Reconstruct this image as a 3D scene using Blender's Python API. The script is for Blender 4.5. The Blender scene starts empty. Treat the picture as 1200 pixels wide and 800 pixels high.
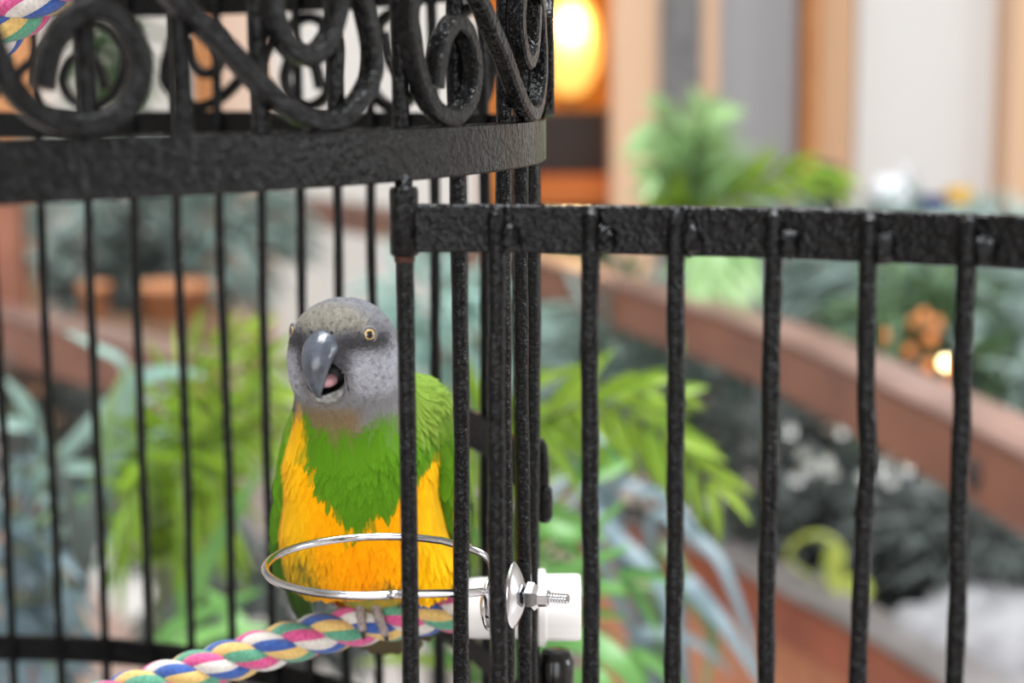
import bpy, bmesh, math, random
import numpy as np
from mathutils import Vector, Matrix, Quaternion, noise

random.seed(7)
rng = np.random.default_rng(11)
SC = bpy.context.scene
COL = SC.collection
PI = math.pi

# ------------------------------------------------------------------ camera
CZ = 1.5                       # eye height above the floor
FPX = 2042.187                 # focal length in pixels of a 1200 px wide frame
PITCH, ROLL = 0.14387, -0.00547
_cp, _sp = math.cos(PITCH), math.sin(PITCH)
_rt, _up, FWD = Vector((1, 0, 0)), Vector((0, _sp, _cp)), Vector((0, _cp, -_sp))
RT = _rt * math.cos(ROLL) + _up * math.sin(ROLL)
UP = _up * math.cos(ROLL) - _rt * math.sin(ROLL)
EYE = Vector((0, 0, CZ))
cam_d = bpy.data.cameras.new('camera')
cam = bpy.data.objects.new('camera', cam_d)
COL.objects.link(cam)
M3 = Matrix((RT, UP, -FWD)).transposed()
cam.matrix_world = Matrix.Translation(EYE) @ M3.to_4x4()
cam_d.sensor_width = 36.0
cam_d.lens = FPX / 1200 * 36
cam_d.clip_start = 0.02
cam_d.dof.use_dof = True
cam_d.dof.focus_distance = 0.50
cam_d.dof.aperture_fstop = 9.0
SC.camera = cam

# ------------------------------------------------------------------ light
world = bpy.data.worlds.new('overcast_sky')
SC.world = world
world.use_nodes = True
bg = world.node_tree.nodes['Background']
bg.inputs[0].default_value = (0.93, 0.97, 1.0, 1)
bg.inputs[1].default_value = 0.62

def area(name, loc, rot, sx, sy, power, color):
    d = bpy.data.lights.new(name, 'AREA')
    d.shape = 'RECTANGLE'; d.size = sx; d.size_y = sy; d.energy = power; d.color = color
    o = bpy.data.objects.new(name, d); o.location = loc; o.rotation_euler = rot
    COL.objects.link(o); return o
# daylight falling through the glass roof of the atrium
area('skylight', (0.3, 1.0, 5.85), (0, 0, 0), 2.6, 3.0, 400, (0.93, 0.97, 1.0))

# daylight from behind the photographer, added as fill through unseen windows
area('front_fill', (-0.4, -3.9, 2.3), (PI / 2, 0, 0), 4.4, 2.6, 95, (0.98, 0.99, 1.0))
# and from a tall window in the wall on the right
area('side_window_daylight', (5.9, 0.4, 2.3), (0, PI / 2, 0), 2.4, 1.8, 90, (0.9, 0.95, 1.0))

SC.view_settings.view_transform = 'Standard'
SC.view_settings.look = 'None'
SC.view_settings.exposure = 0.62
SC.view_settings.gamma = 1.0
SC.view_settings.use_curve_mapping = False

# ------------------------------------------------------------------ helpers
def ray(px, py):
    return FWD + RT * ((px - 600) / FPX) + UP * ((400 - py) / FPX)
def at(px, py, Y):
    d = ray(px, py); return EYE + d * (Y / d.y)
def at_z(px, py, z):
    d = ray(px, py); return EYE + d * ((z - CZ) / d.z)

def srgb(r, g, b):
    f = lambda c: (c / 255 / 12.92) if c / 255 <= 0.04045 else ((c / 255 + 0.055) / 1.055) ** 2.4
    return (f(r), f(g), f(b))

MATS = {}
def mat(name, rgb, rough=0.5, metal=0.0, spec=0.5, noise_scale=0, noise_amt=0.15, bump=0, bump_scale=200,
        rgb2=None, stretch=None, emit=None, estr=1.0, trans=0.0, coat=0.0, sheen=0.0, detail=4):
    if name in MATS: return MATS[name]
    m = bpy.data.materials.new(name); m.use_nodes = True
    nt = m.node_tree; b = nt.nodes['Principled BSDF']
    c = srgb(*rgb)
    b.inputs['Base Color'].default_value = (*c, 1)
    b.inputs['Roughness'].default_value = rough
    b.inputs['Metallic'].default_value = metal
    b.inputs['Specular IOR Level'].default_value = spec
    b.inputs['Coat Weight'].default_value = coat
    b.inputs['Sheen Weight'].default_value = sheen
    b.inputs['Transmission Weight'].default_value = trans
    tc = nt.nodes.new('ShaderNodeTexCoord')
    src = tc.outputs['Object']
    if stretch:
        mp = nt.nodes.new('ShaderNodeMapping'); mp.inputs['Scale'].default_value = stretch
        nt.links.new(src, mp.inputs[0]); src = mp.outputs[0]
    if noise_scale:
        n = nt.nodes.new('ShaderNodeTexNoise'); n.inputs['Scale'].default_value = noise_scale
        n.inputs['Detail'].default_value = detail
        nt.links.new(src, n.inputs['Vector'])
        mx = nt.nodes.new('ShaderNodeMix'); mx.data_type = 'RGBA'
        c2 = srgb(*rgb2) if rgb2 else tuple(v * (1 - noise_amt * 2) for v in c)
        mx.inputs['A'].default_value = (*c, 1); mx.inputs['B'].default_value = (*c2, 1)
        rp = nt.nodes.new('ShaderNodeMapRange')
        rp.inputs['From Min'].default_value = 0.35; rp.inputs['From Max'].default_value = 0.65
        nt.links.new(n.outputs['Fac'], rp.inputs['Value'])
        nt.links.new(rp.outputs['Result'], mx.inputs['Factor'])
        nt.links.new(mx.outputs['Result'], b.inputs['Base Color'])
    if bump:
        n2 = nt.nodes.new('ShaderNodeTexNoise'); n2.inputs['Scale'].default_value = bump_scale
        n2.inputs['Detail'].default_value = 3
        nt.links.new(tc.outputs['Object'], n2.inputs['Vector'])
        bp = nt.nodes.new('ShaderNodeBump'); bp.inputs['Strength'].default_value = bump
        bp.inputs['Distance'].default_value = 0.001
        nt.links.new(n2.outputs['Fac'], bp.inputs['Height'])
        nt.links.new(bp.outputs['Normal'], b.inputs['Normal'])
    if emit:
        b.inputs['Emission Color'].default_value = (*srgb(*emit), 1)
        b.inputs['Emission Strength'].default_value = estr
    MATS[name] = m
    return m

def attr_mat(name, rough=0.6, spec=0.3, sheen=0.0, bump=0, bump_scale=800, trans=0.0):
    m = bpy.data.materials.new(name); m.use_nodes = True
    nt = m.node_tree; b = nt.nodes['Principled BSDF']
    a = nt.nodes.new('ShaderNodeAttribute'); a.attribute_name = 'tint'
    nt.links.new(a.outputs['Color'], b.inputs['Base Color'])
    b.inputs['Roughness'].default_value = rough
    b.inputs['Specular IOR Level'].default_value = spec
    b.inputs['Sheen Weight'].default_value = sheen
    if bump:
        tc = nt.nodes.new('ShaderNodeTexCoord')
        n2 = nt.nodes.new('ShaderNodeTexNoise'); n2.inputs['Scale'].default_value = bump_scale
        nt.links.new(tc.outputs['Object'], n2.inputs['Vector'])
        bp = nt.nodes.new('ShaderNodeBump'); bp.inputs['Strength'].default_value = bump
        bp.inputs['Distance'].default_value = 0.0005
        nt.links.new(n2.outputs['Fac'], bp.inputs['Height'])
        nt.links.new(bp.outputs['Normal'], b.inputs['Normal'])
    return m

def mesh(name, verts, faces, material=None, smooth=True):
    me = bpy.data.meshes.new(name)
    me.from_pydata([tuple(v) for v in verts], [], faces)
    if smooth: me.shade_smooth()
    if material: me.materials.append(material)
    me.update()
    return me

def link(name, data, parent=None, loc=None, rot=None):
    o = bpy.data.objects.new(name, data); COL.objects.link(o)
    if loc is not None: o.location = loc
    if rot is not None: o.rotation_euler = rot
    if parent is not None:
        o.parent = parent
    return o

def tag(o, label=None, cat=None, group=None, kind=None):
    if label: o['label'] = label
    if cat: o['category'] = cat
    if group: o['group'] = group
    if kind: o['kind'] = kind
    return o

def thing(name, label, cat, loc=(0, 0, 0), group=None):
    o = link(name, None, None, loc)
    o.empty_display_size = 0.05
    return tag(o, label, cat, group)

def part(name, me, parent):
    """child whose mesh is in world coordinates (parent: unrotated, unscaled)"""
    o = link(name, me, parent)
    p, off = parent, Vector()
    while p is not None:
        off += p.location; p = p.parent
    o.location = -off
    return o

def catmull(pts, n=12, closed=False):
    P = [Vector(p) for p in pts]; out = []
    m = len(P); seg = m if closed else m - 1
    for i in range(seg):
        if closed: a, b, c, d = P[(i - 1) % m], P[i], P[(i + 1) % m], P[(i + 2) % m]
        else: a, b, c, d = P[max(i - 1, 0)], P[i], P[i + 1], P[min(i + 2, m - 1)]
        for k in range(n):
            t = k / n
            out.append(0.5 * (2 * b + (c - a) * t + (2 * a - 5 * b + 4 * c - d) * t * t + (3 * b - a - 3 * c + d) * t ** 3))
    if not closed: out.append(P[-1].copy())
    return out

def tube_data(path, rad, n=10, closed=False, cap=True, up=None, prof=None):
    """sweep a round (or prof: list of (a,b)) section along path; rad: number or list. returns verts, faces"""
    P = [Vector(p) for p in path]; m = len(P)
    T = []
    for i in range(m):
        a = P[(i - 1) % m] if closed or i > 0 else P[i]
        b = P[(i + 1) % m] if closed or i < m - 1 else P[i]
        t = (b - a); T.append(t.normalized() if t.length > 1e-12 else Vector((0, 0, 1)))
    nrm = (Vector(up(0)) if callable(up) else Vector(up)) if up is not None else (Vector((0, 0, 1)) if abs(T[0].z) < 0.9 else Vector((1, 0, 0)))
    V, F = [], []
    if prof is None: prof = [(math.cos(2 * PI * k / n), math.sin(2 * PI * k / n)) for k in range(n)]
    n = len(prof)
    for i in range(m):
        if up is not None: nrm = Vector(up(i)) if callable(up) else Vector(up)
        nrm = (nrm - T[i] * nrm.dot(T[i])).normalized()
        bi = T[i].cross(nrm)
        r = rad[i] if hasattr(rad, '__len__') else rad
        for (a, b) in prof: V.append(P[i] + nrm * (a * r) + bi * (b * r))
    for i in range(m if closed else m - 1):
        j = (i + 1) % m
        for k in range(n):
            l = (k + 1) % n
            F.append((i * n + k, i * n + l, j * n + l, j * n + k))
    if cap and not closed:
        F.append(tuple(range(n - 1, -1, -1))); F.append(tuple((m - 1) * n + k for k in range(n)))
    return V, F

def tube(name, path, rad, material, n=10, **kw):
    v, f = tube_data(path, rad, n, **kw)
    return mesh(name, v, f, material)

def box_data(lo, hi):
    x0, y0, z0 = lo; x1, y1, z1 = hi
    v = [(x0, y0, z0), (x1, y0, z0), (x1, y1, z0), (x0, y1, z0), (x0, y0, z1), (x1, y0, z1), (x1, y1, z1), (x0, y1, z1)]
    f = [(0, 3, 2, 1), (4, 5, 6, 7), (0, 1, 5, 4), (1, 2, 6, 5), (2, 3, 7, 6), (3, 0, 4, 7)]
    return v, f

def bevel_me(me, w, seg=2):
    bm = bmesh.new(); bm.from_mesh(me)
    bmesh.ops.bevel(bm, geom=bm.edges[:], offset=w, segments=seg, affect='EDGES', clamp_overlap=True)
    bm.to_mesh(me); bm.free(); me.update()
    return me

def box(name, lo, hi, material, bev=0.0):
    v, f = box_data(lo, hi); me = mesh(name, v, f, material, smooth=False)
    if bev: bevel_me(me, bev)
    return me

def lathe(name, prof, material, n=24, center=(0, 0, 0), axis='z'):
    V, F = [], []
    m = len(prof)
    for (r, h) in prof:
        for k in range(n):
            a = 2 * PI * k / n
            if axis == 'z': V.append((center[0] + r * math.cos(a), center[1] + r * math.sin(a), center[2] + h))
            else: V.append((center[0] + h, center[1] + r * math.cos(a), center[2] + r * math.sin(a)))
    for i in range(m - 1):
        for k in range(n):
            l = (k + 1) % n
            F.append((i * n + k, i * n + l, (i + 1) * n + l, (i + 1) * n + k))
    F.append(tuple(range(n - 1, -1, -1))); F.append(tuple((m - 1) * n + k for k in range(n)))
    me = mesh(name, V, F, material)
    return me

def join_data(*parts_):
    V, F = [], []
    for v, f in parts_:
        o = len(V); V += list(v); F += [tuple(i + o for i in q) for q in f]
    return V, F

# ------------------------------------------------------------------ the atrium
FLOOR = mat('pale_floor', (196, 188, 184), 0.35, noise_scale=3, rgb2=(180, 172, 168))
PLASTER = mat('white_plaster', (226, 222, 216), 0.8, noise_scale=2, rgb2=(220, 216, 210))
PEACH = mat('peach_plaster', (222, 184, 152), 0.8)
ORANGE = mat('orange_wood', (192, 130, 74), 0.6, noise_scale=8, rgb2=(170, 108, 60), stretch=(8, 8, 1))
GREY = mat('grey_stone', (122, 120, 120), 0.7, noise_scale=14, rgb2=(98, 97, 98))
def struct(name, me):
    return tag(link(name, me), kind='structure')
WY = 8.0
X_ = lambda px, Y=WY: at(px, 104, Y).x
struct('floor', box('floor', (-6, -4, -0.1), (6, 10.2, 0), FLOOR))
dl, dr = X_(560), X_(718)
wb = struct('wall_back', box('wall_back', (-6, WY, 0), (dl, WY + 0.15, 6), PLASTER))
link('wall_panel', box('wall_panel', (dr, WY, 0), (6, WY + 0.15, 6), PLASTER), wb)
link('wall_panel', box('wall_panel', (dl, WY, 2.45), (dr, WY + 0.15, 6), PLASTER), wb)
struct('wall_left', box('wall_left', (-6.1, -4, 0), (-6, WY, 6), PLASTER))
struct('wall_right', box('wall_right', (6, -4, 0), (6.1, WY, 6), PLASTER))
struct('wall_front', box('wall_front', (-6, -4.1, 0), (6, -4, 6), mat('warm_plaster', (200, 190, 178), 0.8)))
wf = struct('fill_window', box('window_frame', (-2.7, -3.99, 0.95), (1.9, -3.955, 3.65), mat('window_frame_white', (230, 230, 230), 0.5)))  # unseen window added to go with the front fill light
for k in range(4):
    x0 = -2.65 + 1.14 * k
    link('pane', box('pane', (x0, -3.955, 1.0), (x0 + 1.08, -3.945, 3.6), mat('sky_pane', (225, 232, 240), 0.15)), wf)
ws = struct('window_3', box('window_frame', (5.955, -0.6, 1.0), (5.99, 1.4, 3.6), MATS['window_frame_white']))
for k in range(2): link('pane', box('pane', (5.945, -0.55 + 0.97 * k, 1.05), (5.955, 0.37 + 0.97 * k, 3.55), MATS['sky_pane']), ws)
v1 = box_data((-6, -4, 6), (-3.4, WY, 6.1)); v2 = box_data((3.8, -4, 6), (6, WY, 6.1)); v3 = box_data((-3.4, -4, 6), (3.8, -2.6, 6.1)); v4 = box_data((-3.4, 5.6, 6), (3.8, WY, 6.1))
struct('ceiling', mesh('ceiling', *join_data(v1, v2, v3, v4), PLASTER, smooth=False))
for i in range(5):
    x = -3.4 + 7.2 * i / 4
    struct('trim_%d' % (i + 1), box('skylight_beam', (x - 0.05, -2.6, 5.9), (x + 0.05, 5.6, 6.0), mat('white_beam', (225, 225, 225), 0.6)))
# pilasters and panels along the back wall
def pil(px0, px1, Y, z1, m_, depth=0.2, name=None, z0=0.0):
    return box('pilaster', (X_(px0, Y), Y, z0), (X_(px1, Y), Y + depth, z1), m_)
n_tr = 6
for (a, b, Y, m_, dp) in [(718, 774, WY - 0.30, PEACH, 0.299), (774, 822, WY - 0.36, GREY, 0.359), (822, 842, WY - 0.24, PEACH, 0.239), (944, 960, WY - 0.34, ORANGE, 0.339), (960, 1000, WY - 0.26, mat('tan_plaster', (200, 160, 126), 0.8), 0.259),
                          (1183, 1290, WY - 0.30, PEACH, 0.299), (224, 252, WY - 0.12, ORANGE, 0.119), (-20, 36, WY - 0.12, mat('apricot', (214, 150, 100), 0.8), 0.119)]:
    struct('trim_%d' % n_tr, pil(a, b, Y, 6, m_, dp)); n_tr += 1
link('wall_panel', pil(256, 318, WY - 0.03, 6, mat('pale_peach', (226, 198, 178), 0.8), 0.029), wb)
# white door-like panel standing slightly proud of the wall
struct('door_1', box('door_1', (X_(1004, WY - 0.05), WY - 0.05, 0), (X_(1180, WY - 0.05), WY - 0.001, 3.2), mat('white_paint', (222, 220, 218), 0.5)))
# ribbed grey roller shutter
sh = struct('window_1', box('shutter_back', (X_(842), WY - 0.03, 0), (X_(944), WY - 0.001, 3.4), mat('shutter_grey', (172, 172, 174), 0.5)))
nr_ = 9
for i in range(nr_):
    x0 = X_(842) + (X_(944) - X_(842)) * i / nr_; x1 = X_(842) + (X_(944) - X_(842)) * (i + 0.72) / nr_
    link('shutter_rib', box('shutter_rib', (x0, WY - 0.055, 0.02), (x1, WY - 0.03, 3.39), MATS['shutter_grey'], 0.004), sh)
# warm lit room behind the doorway
WARM = mat('warm_wall', (236, 190, 120), 0.8)
for nm, lo_, hi_ in [('wall_alcove_back', (dl - 0.6, 10.0, 0), (dr + 0.6, 10.1, 2.6)), ('wall_alcove_left', (dl - 0.7, WY + 0.15, 0), (dl - 0.6, 10.1, 2.6)), ('wall_alcove_right', (dr + 0.6, WY + 0.15, 0), (dr + 0.7, 10.1, 2.6))]:
    struct(nm, box(nm, lo_, hi_, WARM))
struct('ceiling_alcove', box('ceiling_alcove', (dl - 0.6, WY + 0.15, 2.6), (dr + 0.6, 10.1, 2.7), WARM))
lp = at(668, 52, 9.3)
lamp = thing('floor_lamp', 'glowing floor lamp with cream shade in the room beyond the doorway', 'lamp', (lp.x, lp.y, 0))
SHADE = mat('lamp_shade', (255, 214, 140), 0.7, emit=(255, 196, 96), estr=0.9)
link('lamp_base', lathe('lamp_base', [(0.13, 0), (0.13, 0.02), (0.02, 0.04)], mat('lamp_metal', (60, 48, 36), 0.4), 24), lamp)
link('lamp_pole', lathe('lamp_pole', [(0.012, 0.03), (0.012, lp.z - 0.12)], MATS['lamp_metal'], 12), lamp)
link('lamp_shade', lathe('lamp_shade', [(0.02, lp.z - 0.27), (0.09, lp.z - 0.24), (0.15, lp.z - 0.12), (0.16, lp.z), (0.14, lp.z + 0.14), (0.08, lp.z + 0.25), (0.02, lp.z + 0.27)], SHADE, 32), lamp)
ld = bpy.data.lights.new('lamp_bulb', 'POINT'); ld.energy = 14; ld.color = (1, 0.62, 0.26); ld.shadow_soft_size = 0.06
lo2 = bpy.data.objects.new('lamp_bulb', ld); COL.objects.link(lo2); lo2.location = (lp.x, lp.y - 0.22, lp.z + 0.12)
cb = thing('sideboard', 'dark wooden sideboard in the warm room beyond the doorway', 'sideboard', (X_(660, 8.9), 8.9, 0))
DK = mat('dark_wood', (30, 22, 19), 0.5)
zt = at(680, 128, 8.8).z
link('body', box('body', (-0.3, -0.2, 0.08), (0.42, 0.2, zt - 0.03), DK, 0.004), cb)
link('top', box('top', (-0.32, -0.22, zt - 0.03), (0.44, 0.22, zt), mat('honey_wood', (70, 44, 28), 0.5), 0.004), cb)
for x in (-0.27, 0.39):
    for y in (-0.16, 0.16): link('leg', box('leg', (x - 0.02, y - 0.02, 0), (x + 0.02, y + 0.02, 0.08), DK), cb)
for k in range(3):
    z0 = 0.12 + (zt - 0.2) * k / 3
    dw = link('drawer', box('drawer', (-0.27, -0.215, z0), (0.39, -0.2, z0 + (zt - 0.2) / 3 - 0.02), mat('drawer_wood', (36, 26, 22), 0.5), 0.003), cb)
    link('knob', lathe('knob', [(0.012, -0.004), (0.012, 0.004)], MATS['lamp_metal'], 12, (0.06, -0.225, z0 + 0.08)), dw)

ot = thing('ottoman', 'low orange upholstered ottoman in front of the dark sideboard', 'ottoman', (X_(676, 8.5), 8.5, 0))
zo = at(676, 206, 8.5).z
link('cushion', box('cushion', (-0.22, -0.16, zo - 0.14), (0.2, 0.16, zo), mat('orange_fabric', (206, 120, 60), 0.8), 0.02), ot)
for x in (-0.16, 0.14):
    for y in (-0.11, 0.11): link('leg', box('leg', (x - 0.015, y - 0.015, 0), (x + 0.015, y + 0.015, zo - 0.13), DK), ot)

# ------------------------------------------------------------------ timber rails and planters
WOOD = mat('stained_timber', (142, 92, 72), 0.26, spec=0.5, noise_scale=5, rgb2=(114, 72, 58), bump=0.15, bump_scale=60)
WOOD2 = mat('cedar_board', (206, 142, 106), 0.6, noise_scale=6, rgb2=(184, 120, 88), stretch=(6, 6, 1))
def beam(name, pts, w, h, m_):
    prof = [(0, -w / 2), (0, w / 2), (-h, w / 2), (-h, -w / 2)]
    prof = [(0.0, -w / 2 + .008), (0.0, w / 2 - .008), (-.008, w / 2), (-h + .008, w / 2), (-h, w / 2 - .008), (-h, -w / 2 + .008), (-h + .008, -w / 2), (-.008, -w / 2)]
    v, f = tube_data(pts, 1.0, prof=prof, up=(0, 0, 1))
    return sharp_(mesh(name, v, f, m_))
def sharp_(me, deg=38):
    me.shade_smooth(); me.set_sharp_from_angle(angle=math.radians(deg)); return me
def post(p, z0, z1, w, m_): return box('post', (p.x - w / 2, p.y - w / 2, z0), (p.x + w / 2, p.y + w / 2, z1), m_, 0.006)
ra = thing('timber_handrail', 'long brown timber handrail sloping away behind the open cage door', 'handrail', (0, 0, 0))
r1 = catmull([at_z(x, y, CZ - 0.42) for x, y in [(300, 228), (470, 250), (640, 304), (780, 345), (930, 394), (1150, 491), (1290, 560)]], 6)
link('rail', beam('rail', r1, 0.085, 0.095, WOOD), ra)
TOP_SHEEN = mat('rail_top_sheen', (134, 106, 97), 0.35, noise_scale=6, rgb2=(112, 86, 78))  # paler rail tops: skylight gloss painted into the colour
link('pale_top', beam('pale_top', [p + Vector((0, 0, 0.012)) for p in r1], 0.09, 0.018, TOP_SHEEN), ra)
for p in (r1[0], r1[8], r1[-1]): link('post', post(p, 0, CZ - 0.52, 0.09, WOOD), ra)
bo = at(1160, 545, r1[30].y - 0.1)
rb = thing('timber_handrail', 'brown timber handrail with an upright post seen through the cage bars', 'handrail', (0, 0, 0))
r2 = catmull([at_z(x, y, CZ - 0.5) for x, y in [(-160, 322), (0, 364), (120, 392), (240, 422)]], 6)
link('rail', beam('rail', r2, 0.10, 0.105, WOOD), rb)
link('pale_top', beam('pale_top', [p + Vector((0, 0, 0.012)) for p in r2], 0.105, 0.018, TOP_SHEEN), rb)
p0_ = at_z(0, 364, CZ - 0.5); link('post', post(p0_ + Vector((-0.005, 0.1, 0)), 0, CZ - 0.2, 0.075, WOOD), rb)
link('post', post(r2[-1], 0, CZ - 0.6, 0.075, WOOD), rb)

pl = thing('planter_box', 'cedar plank planter with a broad timber cap below the handrail', 'planter', (0, 0, 0))
r3 = catmull([at_z(x, y, CZ - 0.95) for x, y in [(690, 590), (830, 641), (1000, 724), (1110, 787), (1230, 862)]], 8)
link('cap', beam('cap', r3, 0.095, 0.10, mat('russet_timber', (160, 86, 56), 0.4, noise_scale=5, rgb2=(132, 68, 44))), pl)
link('pale_top', beam('pale_top', [p + Vector((0, 0, 0.018)) for p in r3], 0.105, 0.018, mat('grey_board', (132, 126, 124), 0.6, noise_scale=6, rgb2=(108, 102, 100))), pl)  # grey strip along the top of the cap
L3 = [0.0]
for i in range(1, len(r3)): L3.append(L3[-1] + (r3[i] - r3[i - 1]).length)
nb3 = 16
A3 = np.array([tuple(p) for p in r3])
for k in range(nb3):
    s0, s1 = L3[-1] * (k + 0.02) / nb3, L3[-1] * (k + 0.98) / nb3
    a = Vector([np.interp(s0, L3, A3[:, j]) for j in range(3)]); b = Vector([np.interp(s1, L3, A3[:, j]) for j in range(3)])
    v, f = tube_data([a - Vector((0, 0, 0.09)), b - Vector((0, 0, 0.09))], 1.0, prof=[(0, -0.015), (0, 0.015), (-(CZ - 1.04), 0.015), (-(CZ - 1.04), -0.015)], up=(0, 0, 1))
    link('plank', mesh('plank', v, f, WOOD2, smooth=False), pl)
SOIL = mat('dark_soil', (46, 42, 38), 0.95, noise_scale=30, rgb2=(28, 25, 22), bump=0.6, bump_scale=80)
ZS = CZ - 1.05
far = [Vector((p.x * 1.0 + 1.6 + 0.55 * (p.y - 2), p.y + 2.6, 0)) for p in r3]
V = [(p.x + 0.03, p.y + 0.03, ZS) for p in r3] + [(q.x, q.y, ZS) for q in far]
n3 = len(r3); F = [(i, i + 1, n3 + i + 1, n3 + i) for i in range(n3 - 1)]
me = mesh('soil', V, F, SOIL); so = link('soil', me, pl); so['kind'] = 'stuff'

lw = thing('planter_kerb', 'low beige planter wall with a white concrete coping', 'planter', (0, 0, 0))
r4 = [at_z(x, y, CZ - 1.05) for x, y in [(-80, 508), (60, 612), (135, 668), (210, 724), (290, 784)]]
link('coping', beam('coping', r4, 0.11, 0.055, mat('white_concrete', (226, 222, 218), 0.7)), lw)
v, f = tube_data([p - Vector((0, 0, 0.05)) for p in r4], 1.0, prof=[(0, -0.04), (0, 0.04), (-(CZ - 1.1), 0.04), (-(CZ - 1.1), -0.04)], up=(0, 0, 1))
link('wall_body', mesh('wall_body', v, f, mat('beige_render', (214, 186, 174), 0.8), smooth=False), lw)

# ------------------------------------------------------------------ iron bird cage
def iron_mat():
    m = bpy.data.materials.new('black_iron'); m.use_nodes = True
    nt = m.node_tree; b = nt.nodes['Principled BSDF']
    b.inputs['Base Color'].default_value = (0.0034, 0.0033, 0.0034, 1)
    b.inputs['Specular IOR Level'].default_value = 0.17
    g = nt.nodes.new('ShaderNodeNewGeometry')
    n1 = nt.nodes.new('ShaderNodeTexNoise'); n1.inputs['Scale'].default_value = 780; n1.inputs['Detail'].default_value = 2
    n2 = nt.nodes.new('ShaderNodeTexNoise'); n2.inputs['Scale'].default_value = 330; n2.inputs['Detail'].default_value = 2
    n3 = nt.nodes.new('ShaderNodeTexNoise'); n3.inputs['Scale'].default_value = 60
    for n in (n1, n2, n3): nt.links.new(g.outputs['Position'], n.inputs['Vector'])
    ad = nt.nodes.new('ShaderNodeMath'); ad.operation = 'MULTIPLY_ADD'; ad.inputs[1].default_value = 1.1
    nt.links.new(n2.outputs['Fac'], ad.inputs[0]); nt.links.new(n1.outputs['Fac'], ad.inputs[2])
    bp = nt.nodes.new('ShaderNodeBump'); bp.inputs['Strength'].default_value = 0.9; bp.inputs['Distance'].default_value = 0.0008
    nt.links.new(ad.outputs[0], bp.inputs['Height']); nt.links.new(bp.outputs['Normal'], b.inputs['Normal'])
    rp = nt.nodes.new('ShaderNodeMapRange'); rp.inputs['To Min'].default_value = 0.08; rp.inputs['To Max'].default_value = 0.2
    nt.links.new(n3.outputs['Fac'], rp.inputs['Value']); nt.links.new(rp.outputs['Result'], b.inputs['Roughness'])
    return m
IRON = iron_mat()
RUST = mat('rust', (78, 36, 20), 0.85, noise_scale=900, rgb2=(34, 22, 18))
CX, CY, CR = -0.25868, 0.56808, 0.27
BR = 0.00222                                   # bar radius
RB = CR - 0.0042                               # bars stand inside the hoops
ZB1, ZB0 = CZ - 0.0092, CZ - 0.02248           # door-head band
ZH0, ZH1 = CZ + 0.0340, CZ + 0.0440            # hoop above the scrolls
ZK1, ZK0 = CZ - 0.2669, CZ - 0.2800            # lower hoop
ZT = CZ - 0.440                                # foot of the bars

def sharp(me, deg=38):
    me.shade_smooth(); me.set_sharp_from_angle(angle=math.radians(deg)); return me

def hoop(name, z0, z1, r_out, th, n=180, a0=0, a1=2 * PI):
    b = 0.0005
    prof = [(r_out - th, z0 + b), (r_out - th + b, z0), (r_out - b, z0), (r_out, z0 + b), (r_out, z1 - b), (r_out - b, z1), (r_out - th + b, z1), (r_out - th, z1 - b)]
    V, F = [], []
    full = abs(a1 - a0 - 2 * PI) < 1e-6
    cnt = n if full else n + 1
    for i in range(cnt):
        a = a0 + (a1 - a0) * i / n
        for (r, z) in prof: V.append((r * math.cos(a), r * math.sin(a), z))
    m = len(prof)
    for i in range(n):
        j = (i + 1) % cnt
        for k in range(m):
            l = (k + 1) % m
            F.append((i * m + k, j * m + k, j * m + l, i * m + l))
    if not full: F.append(tuple(range(m))); F.append(tuple(n * m + k for k in range(m - 1, -1, -1)))
    return sharp(mesh(name, V, F, IRON))

cage = thing('bird_cage', 'round black wrought iron bird cage with scrollwork and an open door', 'bird cage', (CX, CY, 0))
def cpart(name, me, parent=None, rz=0.0, loc=(0, 0, 0)):
    o = link(name, me, parent or cage, loc); o.rotation_euler = (0, 0, rz); return o

cpart('hoop', hoop('door_head_hoop', ZB0, ZB1, CR, 0.003))
cpart('hoop', hoop('scroll_hoop', ZH0, ZH1, CR, 0.003))
cpart('hoop', hoop('bottom_hoop', ZK0, ZK1, CR, 0.003))
cpart('hoop', hoop('foot_hoop', ZT, ZT + 0.013, CR, 0.003))
cpart('hoop', hoop('dome_hoop', ZH1 + 0.170, ZH1 + 0.178, 0.135, 0.003, 96))

def bar_mesh(name, z0, seed, dome=True, z1=ZH1):
    r_ = random.Random(seed)
    pts = []
    z = z0
    ph = r_.uniform(0, 9)
    while z < z1:
        w = 0.0003 * math.sin(z * 31 + ph) + 0.00018 * math.sin(z * 83 + ph * 2)
        w2 = 0.00045 * math.sin(z * 27 + ph * 3)
        pts.append((RB + w2, w, z)); z += 0.011
    if dome:
        for k in range(1, 17):
            a = k / 16 * (PI / 2) * 0.985
            pts.append((RB * math.cos(a), 0, ZH1 + 0.23 * math.sin(a)))
    rad = [BR * (1 + 0.05 * math.sin(i * 1.7 + ph)) for i in range(len(pts))]
    return tube(name, pts, rad, IRON, 10, up=(0, 1, 0))
long_bars = [bar_mesh('long_bar', ZT + 0.001, s) for s in range(5)]
short_bars = [bar_mesh('short_bar', ZB0 + 0.001, s + 20) for s in range(3)]
th = -0.264; k = 0
while th < 4.93:
    cpart('bar', long_bars[k % 5], rz=th); th += 0.08977; k += 1
cpart('bar', long_bars[2], rz=-0.4045)
for k, th in enumerate([-0.8715, -0.7869, -0.7038, -0.6140, -0.5179, -0.957, -1.044, -1.131, -1.219]):
    cpart('bar', short_bars[k % 3], rz=th)
cpart('bar', long_bars[3], rz=-1.318)

low_bar = bar_mesh('low_bar', ZT + 0.001, 33, False, ZK1)
for k in range(8): cpart('bar', low_bar, rz=-0.60 - 0.0898 * k)

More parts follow.
